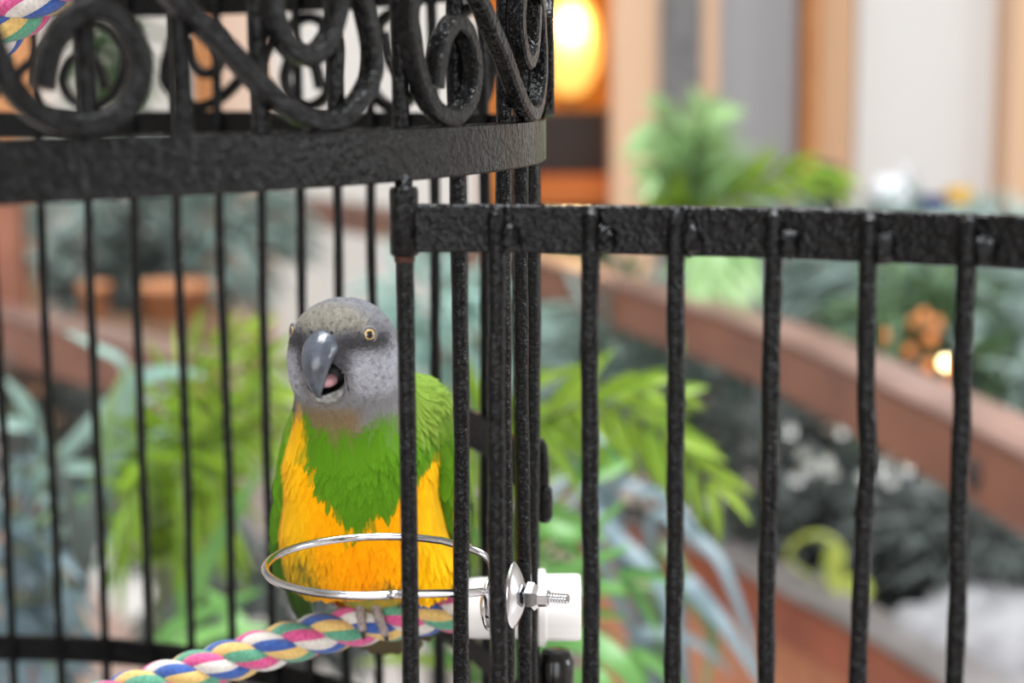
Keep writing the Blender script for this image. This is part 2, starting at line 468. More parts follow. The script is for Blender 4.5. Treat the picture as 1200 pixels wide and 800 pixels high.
# --- scrolls between the two upper hoops
def cyl_hit(px, py, R_, near=True):
    d = ray(px, py)
    a = d.x ** 2 + d.y ** 2; b = -2 * (d.x * CX + d.y * CY); c = CX * CX + CY * CY - R_ * R_
    D = math.sqrt(max(b * b - 4 * a * c, 0)); t = (-b - D) / (2 * a) if near else (-b + D) / (2 * a)
    P = EYE + d * t
    return math.atan2(P.y - CY, P.x - CX), P.z
RS = CR + 0.0004
LA = [cyl_hit(x, y, RS) for x, y in [(50, 104), (58, 62), (76, 27), (107, 9), (143, 26), (164, 75), (150, 121), (106, 147), (50, 136), (10, 95)]]
LB = [cyl_hit(x, y, RS) for x, y in [(266, 58), (296, 90), (324, 117), (352, 135), (377, 142), (403, 135), (426, 108), (437, 68)]]
thc, zc = -0.770, CZ + 0.0122
mir = lambda q: (2 * thc - q[0], 2 * zc - q[1])
stroke = LA + [mir(q) for q in LB[::-1]] + LB + [mir(q) for q in LA[::-1]]
stroke = [(v.x, v.z) for v in catmull([(q[0], 0, q[1]) for q in stroke], 7)]
def scroll_mesh():
    h, w, b = 0.0024, 0.00225, 0.0007
    prof = [(h, -w + b), (h, w - b), (h - b, w), (-h + b, w), (-h, w - b), (-h, -w + b), (-h + b, -w), (h - b, -w)]
    pts = [(RS * math.cos(t - thc), RS * math.sin(t - thc), z) for t, z in stroke]
    nr = [(math.cos(t - thc), math.sin(t - thc), 0) for t, z in stroke]
    v, f = tube_data(pts, 1.0, prof=prof, up=lambda i: nr[i])
    return sharp(mesh('scroll', v, f, IRON), 32)
SCR = scroll_mesh()
offs = [0, 0.432] + [0.432 + (2 * PI - 0.432) / 13 * j for j in range(1, 13)]
for o_ in offs: cpart('scroll', SCR, rz=thc + o_)

# --- dome finial, tray, stand
cpart('finial', lathe('finial', [(0.03, 0.222), (0.034, 0.228), (0.03, 0.236), (0.012, 0.242), (0.009, 0.256), (0.017, 0.268), (0.019, 0.28), (0.012, 0.292), (0.002, 0.3)], IRON, 24, (0, 0, ZH1)))
cpart('tray', lathe('tray', [(0.262, -0.03), (0.275, -0.03), (0.282, 0.0), (0.278, 0.004), (0.262, 0.004)], IRON, 96, (0, 0, ZT)))
cpart('tray_floor', lathe('tray_floor', [(0.266, -0.012), (0.266, -0.009)], mat('tray_liner', (140, 132, 118), 0.8), 96, (0, 0, ZT)))
for k in range(4):
    a = PI / 4 + k * PI / 2
    c, s = math.cos(a), math.sin(a)
    pts = catmull([(0.262 * c, 0.262 * s, ZT - 0.01), (0.272 * c, 0.272 * s, ZT - 0.15), (0.255 * c, 0.255 * s, 0.55), (0.262 * c, 0.262 * s, 0.25), (0.30 * c, 0.30 * s, 0.008)], 8)
    cpart('leg', tube('leg', pts, 0.0085, IRON, 12))
cpart('shelf_hoop', hoop('shelf_hoop', 0.36, 0.385, 0.262, 0.006, 96))

# --- the open door: a curved panel swung outwards
HX, HY, D0 = -0.02612, 0.43088, -0.06743
def darc(s, off=0.0):
    k = 1 / CR; x, y = HX, HY; n = 24
    for i in range(n):
        a = D0 - k * s * (i + 0.5) / n
        x += math.cos(a) * s / n; y += math.sin(a) * s / n
    e = D0 - k * s
    return Vector((x + off * math.sin(e), y - off * math.cos(e), 0)), e
ZD1, ZD0 = CZ - 0.02795, CZ - 0.03983
door = part('door', None, cage)
door.empty_display_size = 0.03
def strip(name, s0, s1, z0, z1, th_, n=40):
    pts, nr = [], []
    for i in range(n + 1):
        s = s0 + (s1 - s0) * i / n
        p, e = darc(s); pts.append((p.x, p.y, (z0 + z1) / 2)); nr.append((math.sin(e), -math.cos(e), 0))
    h, w, b = th_ / 2, (z1 - z0) / 2, 0.0005
    prof = [(h, -w + b), (h, w - b), (h - b, w), (-h + b, w), (-h, w - b), (-h, -w + b), (-h + b, -w), (h - b, -w)]
    v, f = tube_data(pts, 1.0, prof=prof, up=lambda i: nr[i])
    return sharp(mesh(name, v, f, IRON))
DL = 0.2095
part('rail', strip('door_top_rail', 0.0025, DL, ZD0, ZD1, 0.0034), door)
part('rail', strip('door_bottom_rail', 0.0025, DL, CZ - 0.2620, CZ - 0.2500, 0.0034), door)
kinks = {4: [(-0.070, -0.0003), (-0.085, 0.0009)], 3: [(-0.06, -0.0004)], 5: [(-0.09, -0.0003)]}
dxs = [0.0, 0.0009, -0.0007, 0, 0, 0, 0, 0]
for i in range(8):
    s = 0.02296 + 0.02295 * i + dxs[i]
    p, e = darc(s, 0.0040)
    tx, ty = math.cos(e), math.sin(e)
    r_ = random.Random(50 + i); ph = r_.uniform(0, 6)
    pts, rad = [], []
    z = -0.2605
    while z <= -0.0290:
        w = 0.00022 * math.sin(z * 45 + ph) + 0.0001 * math.sin(z * 150 + ph)
        for (kz, ka) in kinks.get(i, []): w += ka * math.exp(-((z - kz) / 0.011) ** 2)
        pts.append((p.x + tx * w, p.y + ty * w, CZ + z)); rad.append(BR * (1 + 0.05 * math.sin(z * 300 + ph))); z += 0.0045
    pts.append((p.x + tx * 0.0004, p.y + ty * 0.0004 + 0.0006, CZ - 0.0287)); rad.append(BR * 0.7)
    part('bar', tube('door_bar', pts, rad, IRON, 10, up=(tx, ty, 0)), door)
    # weld beside the bar on the rail
    for (dz, ds, rr) in ((-0.0362, 0.0031, 0.0029), (-0.256, 0.0031, 0.0022)):
        q, e2 = darc(s + ds, 0.0022)
        bm = bmesh.new(); bmesh.ops.create_icosphere(bm, subdivisions=3, radius=1)
        for v in bm.verts:
            nz = 1 + 0.35 * noise.noise(v.co * 1.7 + Vector((i * 3.1, dz * 50, 0)))
            v.co = Vector((v.co.x * rr * 1.0 * nz, v.co.y * rr * nz, v.co.z * rr * 1.25 * nz)) + Vector((q.x, q.y, CZ + dz))
        me = bpy.data.meshes.new('weld'); bm.to_mesh(me); bm.free(); me.materials.append(IRON); me.shade_smooth()
        part('weld', me, door)
HP = Vector((HX - 0.0004, HY, 0))
part('hinge_barrel', lathe('hinge_barrel', [(0.0030, -0.0408), (0.0036, -0.0402), (0.0036, -0.0246), (0.0032, -0.0238)], IRON, 28, (HP.x, HP.y, CZ)), door)
part('hinge_barrel', lathe('hinge_barrel', [(0.0030, -0.262), (0.0036, -0.2614), (0.0036, -0.2476), (0.0030, -0.247)], IRON, 28, (HP.x, HP.y, CZ)), door)
hp = [(HP.x + 0.00015 * math.sin(z * .4), HP.y, CZ - 0.0205 - 0.4190 * z / 20) for z in range(21)]
cpart('hinge_post', tube('hinge_post', [(x - CX, y - CY, z) for x, y, z in hp], BR, IRON, 12))
rr_ = part('rust_ring', lathe('rust_ring', [(0.0023, -0.0425), (0.0026, -0.0420), (0.0026, -0.0412), (0.0023, -0.0404)], RUST, 20, (HP.x, HP.y, CZ)), door)
rr_['label'] = 'rusty ring under the hinge barrel'
# --- feeder hatch in the right-hand wall: two rails and an outside latch
cpart('hatch_rail', hoop('hatch_rail', CZ - 0.1385, CZ - 0.1235, RB - BR + 0.0004, 0.003, 40, 0.12, 0.66))
cpart('hatch_rail', hoop('hatch_rail', CZ - 0.2250, CZ - 0.2150, RB - BR + 0.0004, 0.003, 40, 0.12, 0.66))
cpart('hatch_hook', tube('hatch_hook', catmull([(0.2500, 0.118, CZ - 0.1300), (0.2440, 0.118, CZ - 0.1375), (0.238, 0.117, CZ - 0.1415), (0.226, 0.115, CZ - 0.143)], 6), 0.0024, IRON, 10))
lt = [(CR - 0.0026, 0.012, CZ - 0.1180), (CR - 0.0012, 0.012, CZ - 0.1215), (CR - 0.0008, 0.012, CZ - 0.130), (CR - 0.0008, 0.012, CZ - 0.1335)]
cpart('hatch_latch', tube('hatch_latch', catmull(lt, 5), 0.0019, IRON, 10))
cpart('latch_knob', lathe('latch_knob', [(0.0012, 0.0), (0.0024, -0.0012), (0.0026, -0.004), (0.0026, -0.0108), (0.0018, -0.0128), (0.0005, -0.0132)][::-1], IRON, 20, (CR - 0.0004, 0.012, CZ - 0.1335)))
cpart('latch_knob', lathe('latch_knob', [(0.0005, -0.030), (0.0050, -0.029), (0.0062, -0.026), (0.0062, -0.004), (0.0048, -0.0005), (0.0005, 0.0)], mat('gloss_black', (10, 10, 12), 0.12), 24, (CR + 0.0030, 0.006, CZ - 0.1895)))

# ------------------------------------------------------------------ cotton rope perches
YARN = {
    'pink': mat('cotton_pink', (222, 96, 150), 0.95, noise_scale=900, rgb2=(196, 66, 122), stretch=(1, 1, 1), bump=0.6, bump_scale=2200, sheen=0.3),
    'white': mat('cotton_white', (226, 220, 212), 0.95, noise_scale=900, rgb2=(205, 196, 190), bump=0.6, bump_scale=2200, sheen=0.3),
    'blue': mat('cotton_blue', (62, 98, 172), 0.95, noise_scale=900, rgb2=(44, 76, 148), bump=0.6, bump_scale=2200, sheen=0.3),
    'yellow': mat('cotton_yellow', (230, 194, 122), 0.95, noise_scale=900, rgb2=(212, 172, 98), bump=0.6, bump_scale=2200, sheen=0.3),
    'green': mat('cotton_green', (100, 166, 136), 0.95, noise_scale=900, rgb2=(76, 140, 112), bump=0.6, bump_scale=2200, sheen=0.3),
}
def rope(name, label, cat, pts, r_out=0.0072, pitch=0.0315, phase=0.0, yphase=0.0, step=0.0009, order=('pink', 'white', 'blue', 'yellow', 'green')):
    root = thing(name, label, cat, tuple(pts[0]))
    P = catmull(pts, 30)
    # resample evenly
    L = [0.0]
    for i in range(1, len(P)): L.append(L[-1] + (P[i] - P[i - 1]).length)
    n = int(L[-1] / step); A = np.array([tuple(p) for p in P]); Q = np.stack([np.interp(np.linspace(0, L[-1], n), L, A[:, k]) for k in range(3)], 1)
    T = np.gradient(Q, axis=0); T /= np.linalg.norm(T, axis=1)[:, None]
    l = np.linspace(0, L[-1], n)
    N = np.array([0, 0, 1.0]) - T * T[:, 2:3]; N /= np.linalg.norm(N, axis=1)[:, None]
    B = np.cross(T, N)
    rs, rst = r_out * 0.47, r_out * 0.53          # strand centre radius, strand radius
    ry, rt = rst * 0.50, rst * 0.56               # yarn centre offset, yarn radius
    p2 = pitch * rst / (rs + rst)
    for s in range(3):
        phi = 2 * PI * s / 3 + phase + 2 * PI * l / pitch
        er = N * np.cos(phi)[:, None] + B * np.sin(phi)[:, None]
        C = Q + er * rs
        Ts = np.gradient(C, axis=0); Ts /= np.linalg.norm(Ts, axis=1)[:, None]
        et = np.cross(Ts, er)
        st = part('strand', None, root)
        st.empty_display_size = 0.01
        for j, cname in enumerate(order):
            psi = 2 * PI * j / 5 + yphase - 2 * PI * l / p2
            dirn = er * np.cos(psi)[:, None] + et * np.sin(psi)[:, None]
            Cy = C + dirn * ry
            Ty = np.gradient(Cy, axis=0); Ty /= np.linalg.norm(Ty, axis=1)[:, None]
            tn = np.cross(Ty, dirn)
            m = 9
            ang = np.arange(m) * 2 * PI / m
            V = Cy[:, None, :] + rt * (dirn[:, None, :] * (0.95 * np.cos(ang))[None, :, None] + tn[:, None, :] * (1.22 * np.sin(ang))[None, :, None])
            V = V.reshape(-1, 3)
            i0 = np.arange(n - 1)[:, None] * m; k0 = np.arange(m)[None, :]
            k1 = (k0 + 1) % m
            F = np.stack([i0 + k0, i0 + k1, i0 + m + k1, i0 + m + k0], -1).reshape(-1, 4)
            me = mesh('yarn', V.tolist(), F.tolist(), YARN[cname])
            part('yarn', me, st)
    return root
pp = [(-10, 905, .540), (60, 848, .546), (130, 819, .551), (200, 796, .555), (300, 764, .559), (400, 736.5, .563), (480, 722, .565), (552, 713, .566)]
left = [Vector((CX - 0.262, CY - 0.03, CZ - 0.235)), Vector((CX - 0.18, CY - 0.035, CZ - 0.243)), Vector((CX - 0.06, CY - 0.035, CZ - 0.232))]
perch_pts = left + [at(x, y, Y) for x, y, Y in pp]
rope('rope_perch', 'thick multicoloured twisted cotton rope perch under the parrot', 'perch', perch_pts, 0.00725, yphase=0.0)
a_, b_ = at(-18, 48, .50), at(48, -7, .50)
dd = (b_ - a_)
up_pts = [Vector((CX - 0.255, CY - 0.05, CZ - 0.02)), Vector((CX - 0.1, CY - 0.06, CZ - 0.012)), a_ - dd * 1.2 + Vector((0, 0, 0.004)), a_, b_, b_ + dd * 1.2, b_ + dd * 3.2 + Vector((0, 0, 0.05)), Vector((CX + 0.175, CY - 0.085, CZ + 0.160))]
rope('rope_perch', 'colourful twisted cotton rope slung through the cage dome above the scrolls', 'perch', up_pts, 0.0072, phase=1.0, yphase=2.0)

# white plastic end fitting of the perch, gripping the cage bars
WP = mat('white_plastic', (235, 232, 230), 0.35, spec=0.5)
fz = at(560, 712, .566)
fit = thing('perch_fitting', 'white plastic perch end cap and nut screwed through the cage bars', 'fitting', (fz.x, .566, fz.z))
xs = lambda px: at(px, 712, .566).x - fz.x
def fl(prof): return lathe('cap', prof, WP, 40, (0, 0, 0), 'x')
link('inner_cap', sharp(fl([(0.0082, xs(541)), (0.0098, xs(543)), (0.0102, xs(560)), (0.0102, xs(608)), (0.0085, xs(612))])), fit)
link('thread_rod', fl([(0.003, xs(560)), (0.003, xs(670))]), fit)
link('outer_flange', sharp(fl([(0.0108, xs(630)), (0.0129, xs(631)), (0.0129, xs(638.5)), (0.0110, xs(640))])), fit)
# ribbed nut
V, F = [], []
nn = 96
prof = [(0.98, xs(639)), (1.0, xs(641)), (1.0, xs(677)), (0.96, xs(680)), (0.6, xs(680.5))]
for (k_, h) in prof:
    for i in range(nn):
        a = 2 * PI * i / nn
        r_ = 0.0106 + 0.0005 * (1 if math.cos(6 * a) > -0.2 else 0)
        V.append((h, r_ * k_ * math.cos(a), r_ * k_ * math.sin(a)))
for i in range(len(prof) - 1):
    for k in range(nn):
        l = (k + 1) % nn; F.append((i * nn + k, i * nn + l, (i + 1) * nn + l, (i + 1) * nn + k))
F.append(tuple((len(prof) - 1) * nn + k for k in range(nn)))
link('outer_nut', sharp(mesh('outer_nut', V, F, WP), 30), fit)

# ------------------------------------------------------------------ steel ring bowl holder
STEEL = mat('stainless_steel', (205, 205, 208), 0.16, metal=1.0)
rc = at(440, 661, .478)
RRAD = 132 / FPX * .478 / 1.0
ringh = thing('bowl_ring', 'empty stainless steel wire bowl ring bolted to the cage bars', 'bowl holder', (rc.x, rc.y, rc.z))
na = -0.264
bp0 = Vector((CX + RB * math.cos(na), CY + RB * math.sin(na), rc.z - 0.0152))
nrm = Vector((math.cos(na), math.sin(na), 0)); tg = Vector((-math.sin(na), math.cos(na), 0))
circ = []
for i in range(61):
    a = math.radians(-27 - 306 * i / 60)
    circ.append(rc + Vector((RRAD * math.cos(a), RRAD * math.sin(a), 0)))
inner = bp0 - nrm * 0.0072
iz = Vector((inner.x, inner.y, rc.z))
wire = [at(573, 722, .4835), at(572, 706, .4825), at(570.5, 697.5, .4815), at(566, 693, .4790), at(550, 694.5, .468)] + circ[9:-5] + [at(560, 646, .494), at(574, 657, .4935), at(578, 668, .4925), at(579, 690, .491)]
wp = catmull(wire, 4)
part('ring', tube('ring', wp, 0.00115, STEEL, 12), ringh)
def dish(name, c, n_, w, h, dish_d, th_=0.0009):
    V, F = [], []
    m, rings = 40, 8
    t_ = Vector((0, 0, 1)).cross(n_).normalized()
    for side in (0, 1):
        for i in range(rings + 1):
            q = i / rings
            for k in range(m):
                a = 2 * PI * k / m
                sx = w * q * math.copysign(abs(math.cos(a)) ** 1.3, math.cos(a)); sz = h * q * math.copysign(abs(math.sin(a)) ** 0.9, math.sin(a))
                V.append(c + t_ * sx + Vector((0, 0, sz)) + n_ * (-dish_d * q * q - side * th_))
    o = (rings + 1) * m
    for i in range(rings):
        for k in range(m):
            l = (k + 1) % m
            F.append((i * m + k, i * m + l, (i + 1) * m + l, (i + 1) * m + k))
            F.append((o + i * m + k, o + (i + 1) * m + k, o + (i + 1) * m + l, o + i * m + l))
    for k in range(m):
        l = (k + 1) % m; F.append((rings * m + k, rings * m + l, o + rings * m + l, o + rings * m + k))
    return mesh(name, V, F, STEEL)
bz = bp0 + tg * 0.006
part('clamp_plate', dish('clamp_plate', bp0 + nrm * 0.0058, nrm, 0.0078, 0.0102, 0.0034), ringh)
part('clamp_plate', dish('clamp_plate', inner - nrm * 0.0004 + Vector((0, 0, -0.0030)), -nrm, 0.0075, 0.0082, 0.0022), ringh)
def along(c, prof, n=24, hexa=False):
    V, F = [], []
    t_ = Vector((0, 0, 1)).cross(nrm).normalized()
    m = len(prof)
    for (r, h) in prof:
        for k in range(n):
            a = 2 * PI * k / n
            rr = r / max(abs(math.cos((a + PI / 6) % (PI / 3) - PI / 6)), 0.5) if hexa else r
            V.append(c + nrm * h + t_ * (rr * math.cos(a)) + Vector((0, 0, rr * math.sin(a))))
    for i in range(m - 1):
        for k in range(n):
            l = (k + 1) % n; F.append((i * n + k, i * n + l, (i + 1) * n + l, (i + 1) * n + k))
    F.append(tuple(range(n - 1, -1, -1))); F.append(tuple((m - 1) * n + k for k in range(n)))
    return V, F
v, f = along(bp0, [(0.0030, 0.0060), (0.0037, 0.0066), (0.0037, 0.0085), (0.0026, 0.0100), (0.0024, 0.0125), (0.0020, 0.0130)], 36, True)
part('hex_nut', sharp(mesh('hex_nut', v, f, STEEL), 25), ringh)
pr_ = [(0.0012, -0.006)]
for i in range(18):
    h = 0.0035 + i * 0.00085
    pr_ += [(0.00125, h), (0.00165, h + 0.0004)]
pr_ += [(0.0012, 0.0190)]
v, f = along(bp0, pr_, 20)
part('bolt', sharp(mesh('bolt', v, f, STEEL), 25), ringh)

# ------------------------------------------------------------------ the parrot
def proj_px(p):
    d = p - EYE; z = d.dot(FWD)
    return 600 + FPX * d.dot(RT) / z, 400 - FPX * d.dot(UP) / z
PO = at(465, 705, .556)
parrot = thing('parrot', 'grey-headed green and orange parrot perched on the rope, beak open', 'parrot', tuple(PO))
def LP(px, py, Y): return (at(px, py, Y) - PO) * 1000
HC = LP(404, 408, .541)
HYAW, HPIT = math.radians(19), math.radians(1)
HF = Vector((-math.sin(HYAW) * math.cos(HPIT), -math.cos(HYAW) * math.cos(HPIT), -math.sin(HPIT)))
HL = Vector((math.cos(HYAW), -math.sin(HYAW), 0))           # the bird's left = right in the picture
HU = HF.cross(HL) * -1
if HU.z < 0: HU = -HU
def H(f, l, u): return HC + HF * f + HL * l + HU * u
I3 = (Vector((1, 0, 0)), Vector((0, 1, 0)), Vector((0, 0, 1)))
HB = (HL, HF, HU)
ELL = [(LP(424, 613, .5515), (25.8, 24, 22.5), I3), (LP(422, 548, .5490), (24.0, 22, 24), I3), (LP(431, 503, .553), (20.0, 17, 14), I3),
       (LP(413, 468, .549), (17.2, 16, 15), I3), (H(-1, 0, 0.5), (15.6, 17.2, 15.2), HB), (H(3, 6, -6.5), (9.6, 10, 9.5), HB), (H(3, -6, -6.5), (9.6, 10, 9.5), HB),
       (H(7, 0, 5), (10.2, 8.5, 7.5), HB),
       (LP(436, 676, .566), (16, 12, 9), I3), (LP(491, 478, .557), (9, 11, 10.5), I3), (LP(430, 580, .566), (22, 16, 30), I3), (LP(376, 655, .549), (10.5, 11, 10), I3), (LP(497, 660, .549), (9.5, 11, 10.5), I3)]
GAPE = H(16.2, 0, -7.4)                        # hollow of the open mouth
def sdf(P):
    out = None; K = 0.16
    for c, r, B in ELL:
        D = P - np.array(c)
        q = np.stack([(D @ np.array(B[k])) / r[k] for k in range(3)], -1)
        n = np.linalg.norm(q, axis=-1)
        d = (n - 1) * min(r)
        out = d if out is None else (lambda a, b, k=3.2: -k * np.log(np.exp(-a / k) + np.exp(-b / k)))(out, d)
    out = out + 0.6
    D = P - np.array(GAPE)
    q = np.sqrt(((D @ np.array(HL)) / 6.3) ** 2 + ((D @ np.array(HF)) / 8.4) ** 2 + ((D @ np.array(HU)) / 6.4) ** 2)
    return np.maximum(out, (1 - q) * 6.4)
AX = [(LP(432, 703, .563)), LP(430, 688, .559), LP(426, 620, .555), LP(424, 550, .553), LP(420, 500, .552), LP(410, 455, .546), H(-1, 0, 2), H(-1, 0, 14)]
zs = np.array([a.z for a in AX]); ax_ = np.array([a.x for a in AX]); ay_ = np.array([a.y for a in AX])
z_hi = HC.z + 16.3; z_lo = zs[0]
NR, NA = 200, 180
uu = np.linspace(0, 1, NR); zz = z_lo + (z_hi - z_lo) * (0.5 - 0.5 * np.cos(PI * (0.02 + 0.96 * uu)) )
aa = np.linspace(0, 2 * PI, NA, endpoint=False)
Cx = np.interp(zz, zs, ax_); Cy = np.interp(zz, zs, ay_)
dirs = np.stack([np.cos(aa), np.sin(aa), np.zeros(NA)], -1)
base = np.stack([Cx, Cy, zz], -1)[:, None, :]
lo = np.zeros((NR, NA)); hi = np.full((NR, NA), 45.0)
# march inwards for the outermost crossing
rs_ = np.linspace(45, 0, 91); found = np.zeros((NR, NA), bool)
for i in range(90):
    s = sdf((base + dirs[None] * rs_[i + 1]).reshape(-1, 3)).reshape(NR, NA)
    m = (~found) & (s < 0)
    hi[m] = rs_[i]; lo[m] = rs_[i + 1]; found |= m
lo[~found] = 0; hi[~found] = 0.4
for _ in range(14):
    mid = (lo + hi) / 2
    s = sdf((base + dirs[None] * mid[..., None]).reshape(-1, 3)).reshape(NR, NA)
    ins = s < 0
    lo = np.where(ins, mid, lo); hi = np.where(ins, hi, mid)
RAD = (lo + hi) / 2
BV = base + dirs[None] * RAD[..., None]
e1 = np.roll(BV, -1, 1) - np.roll(BV, 1, 1); e2 = np.gradient(BV, axis=0)
BN = np.cross(e1, e2); BN /= np.linalg.norm(BN, axis=-1, keepdims=True) + 1e-9

def lerp(a, b, t): return a + (b - a) * t
def sm(x, a, b):
    t = min(max((x - a) / (b - a), 0), 1); return t * t * (3 - 2 * t)
def mixc(a, b, t): return tuple(lerp(a[k], b[k], t) for k in range(3))
C_ = {k: srgb(*v) for k, v in dict(crown=(108, 107, 111), brow=(124, 119, 109), lore=(62, 60, 62), cheek=(164, 164, 172), throat=(124, 122, 124),
      brown=(124, 102, 70), olive=(112, 106, 38), green=(90, 138, 28), lgreen=(118, 146, 54), bib=(84, 132, 22), orange=(255, 168, 0), yellow=(255, 192, 8), deep=(255, 152, 0), dark=(56, 88, 26), vent=(150, 150, 60)).items()}
BEAKP = H(15, 0, -1)
def plumage(p, n):
    """colour of the plumage at local point p (mm), normal n"""
    nz = noise.noise(p * 0.22) * 7 + noise.noise(p * 0.7 + Vector((7, 1, 3))) * 5
    nz2 = noise.noise(p * 0.25 + Vector((31, 5, 9))) * 6 + noise.noise(p * 0.8 + Vector((3, 11, 3))) * 4
    px, py = proj_px(PO + p * 0.001); px += nz * 0.5; py += nz2 * 0.8
    # --- head
    h = p - HC; f, l, u = h.dot(HF), h.dot(HL), h.dot(HU)
    d_beak = (p - BEAKP).length
    head = C_['crown']
    head = mixc(head, C_['brow'], sm(f, 6, 13) * sm(u, 5, 9))
    ck = sm(abs(l), 6, 10) * sm(-u, -5, 1) * (1 - sm(-u, 9, 16)) * sm(f, -14, 2)
    head = mixc(head, C_['cheek'], ck * 0.95)
    head = mixc(head, C_['throat'], sm(-u, 3, 9) * (1 - ck))
    eye_band = math.exp(-(((u - 4.0) / 3.2) ** 2)) * sm(abs(l), 3.0, 7) * sm(f, 1, 8)
    head = mixc(head, C_['lore'], min(1, eye_band * 1.15))
    head = mixc(head, C_['lore'], (1 - sm(d_beak, 6.5, 10.5)) * 0.7 * sm(u, -9, -2))
    head = mixc(head, C_['brown'], sm(-u, 13, 19) * (1 - sm(abs(l + 1.5), 7, 13)) * sm(f, -4, 5) * 0.9)
    gp = p - GAPE
    if (gp.dot(HL) / 6.5) ** 2 + (gp.dot(HF) / 8.8) ** 2 + (gp.dot(HU) / 6.7) ** 2 < 1: return srgb(20, 15, 17)
    # --- body
    front = n.y < 0.55
    c = C_['green']
    if py < 505: c = mixc(C_['lgreen'], C_['green'], sm(py, 470, 520))
    if front:
        # edges of the bib
        lx = np.interp(py, [470, 516, 560, 588, 615], [350, 359, 376, 394, 414])
        rx = np.interp(py, [480, 508, 530, 563, 580, 596, 615], [520, 510, 493, 467, 453, 430, 414])
        ye = C_['orange']
        ye = mixc(ye, C_['yellow'], sm(abs(px - 425), 45, 80)); ye = mixc(ye, C_['deep'], math.exp(-((px - 425) / 34) ** 2) * sm(py, 590, 640) * 0.8)
        inb = (px > lx) and (px < rx) and py < 617
        edge = min(px - lx, rx - px) if inb else -1
        t = sm(edge, -3, 5) if inb else 0
        c2 = mixc(ye, C_['bib'], t)
        if py < 520: c2 = mixc(c2, C_['green'], (1 - sm(py, 478, 520)) * t)
        if px > 484 and py < 505: c2 = mixc(C_['lgreen'], c2, sm(py, 485, 507))
        # olive patches low on the belly
        o1 = math.exp(-((px - 352) / 24) ** 2 - ((py - 655) / 34) ** 2) * 1.1
        o2 = math.exp(-((px - 460) / 26) ** 2 - ((py - 676) / 11) ** 2) * 1.2
        c2 = mixc(c2, C_['olive'], min(1, max(o1, o2)) * (0.55 + 0.45 * sm(nz, -3, 4)))
        c2 = mixc(c2, C_['vent'], sm(py, 690, 705))
        c = mixc(C_['green'], c2, sm(-n.y, -0.55, -0.15))
    else:
        c = mixc(c, C_['vent'], sm(py, 690, 720))
    if (p - HC).length > 23.5 and px > 474: return mixc(C_['lgreen'], c, sm(py, 462, 500))
    nb = 486 + 20 * math.exp(-((px - 400) / 40) ** 2) - 13 * (1 - sm(px, 352, 372))
    t = 1 - sm(py + nz2 * 0.7, nb - 12, nb + 12)
    c = mixc(c, C_['olive'], (1 - abs(2 * t - 1)) * 0.35)
    return mixc(c, head, t)

def set_tint(me, cols):
    at_ = me.color_attributes.new('tint', 'FLOAT_COLOR', 'POINT')
    arr = np.ones((len(cols), 4), np.float32); arr[:, :3] = cols
    at_.data.foreach_set('color', arr.ravel())

vb = BV.reshape(-1, 3); nb_ = BN.reshape(-1, 3)
faces = []
for i in range(NR - 1):
    for k in range(NA):
        l = (k + 1) % NA; faces.append((i * NA + k, i * NA + l, (i + 1) * NA + l, (i + 1) * NA + k))
faces.append(tuple(range(NA - 1, -1, -1))); faces.append(tuple((NR - 1) * NA + k for k in range(NA)))
FEATH = attr_mat('feathers', 0.8, 0.08, sheen=0.04, bump=0.5, bump_scale=1800)
me = mesh('body', (vb * 0.001).tolist(), faces, FEATH)
cols = [plumage(Vector(p), Vector(n)) for p, n in zip(vb, nb_)]
set_tint(me, np.array(cols) * 0.9)
body = link('body', me, parrot)

# contour feathers: thousands of small overlapping blades lying on the body
def feather_blades(name, pts, nrms, flows, lens, wids, tints, parent, lift=0.12, material=None):
    shape = [(0, -0.25, 0), (0, 0.25, 0), (0.4, -0.5, 0.5), (0.4, 0.5, 0.5), (0.78, -0.36, 0.9), (0.78, 0.36, 0.9), (1.0, 0, 1.0)]
    fcs = [(2, 3, 1, 0), (4, 5, 3, 2), (6, 5, 4)]
    V, F, TC, NO = [], [], [], []
    for p, n, fl_, L_, W_, c in zip(pts, nrms, flows, lens, wids, tints):
        sd = n.cross(fl_); o = len(V)
        for (a, b, hgt) in shape:
            hh = L_ * lift * (a - 0.55 * a * a) * 1.3 + 0.12 - abs(b) * W_ * 0.18
            V.append((p + fl_ * (a * L_) + sd * (b * W_) + n * hh) * 0.001)
            sh = 0.93 + 0.1 * a
            TC.append((c[0] * sh, c[1] * sh, c[2] * sh)); NO.append((n + sd * (b * 0.22) + fl_ * 0.06).normalized())
        F += [tuple(i + o for i in q) for q in fcs]
    me = mesh(name, V, F, material or FEATH)
    set_tint(me, np.array(TC))
    me.normals_split_custom_set_from_vertices([tuple(n) for n in NO])
    o = link(name, me, parent); o['kind'] = 'stuff'
    return o
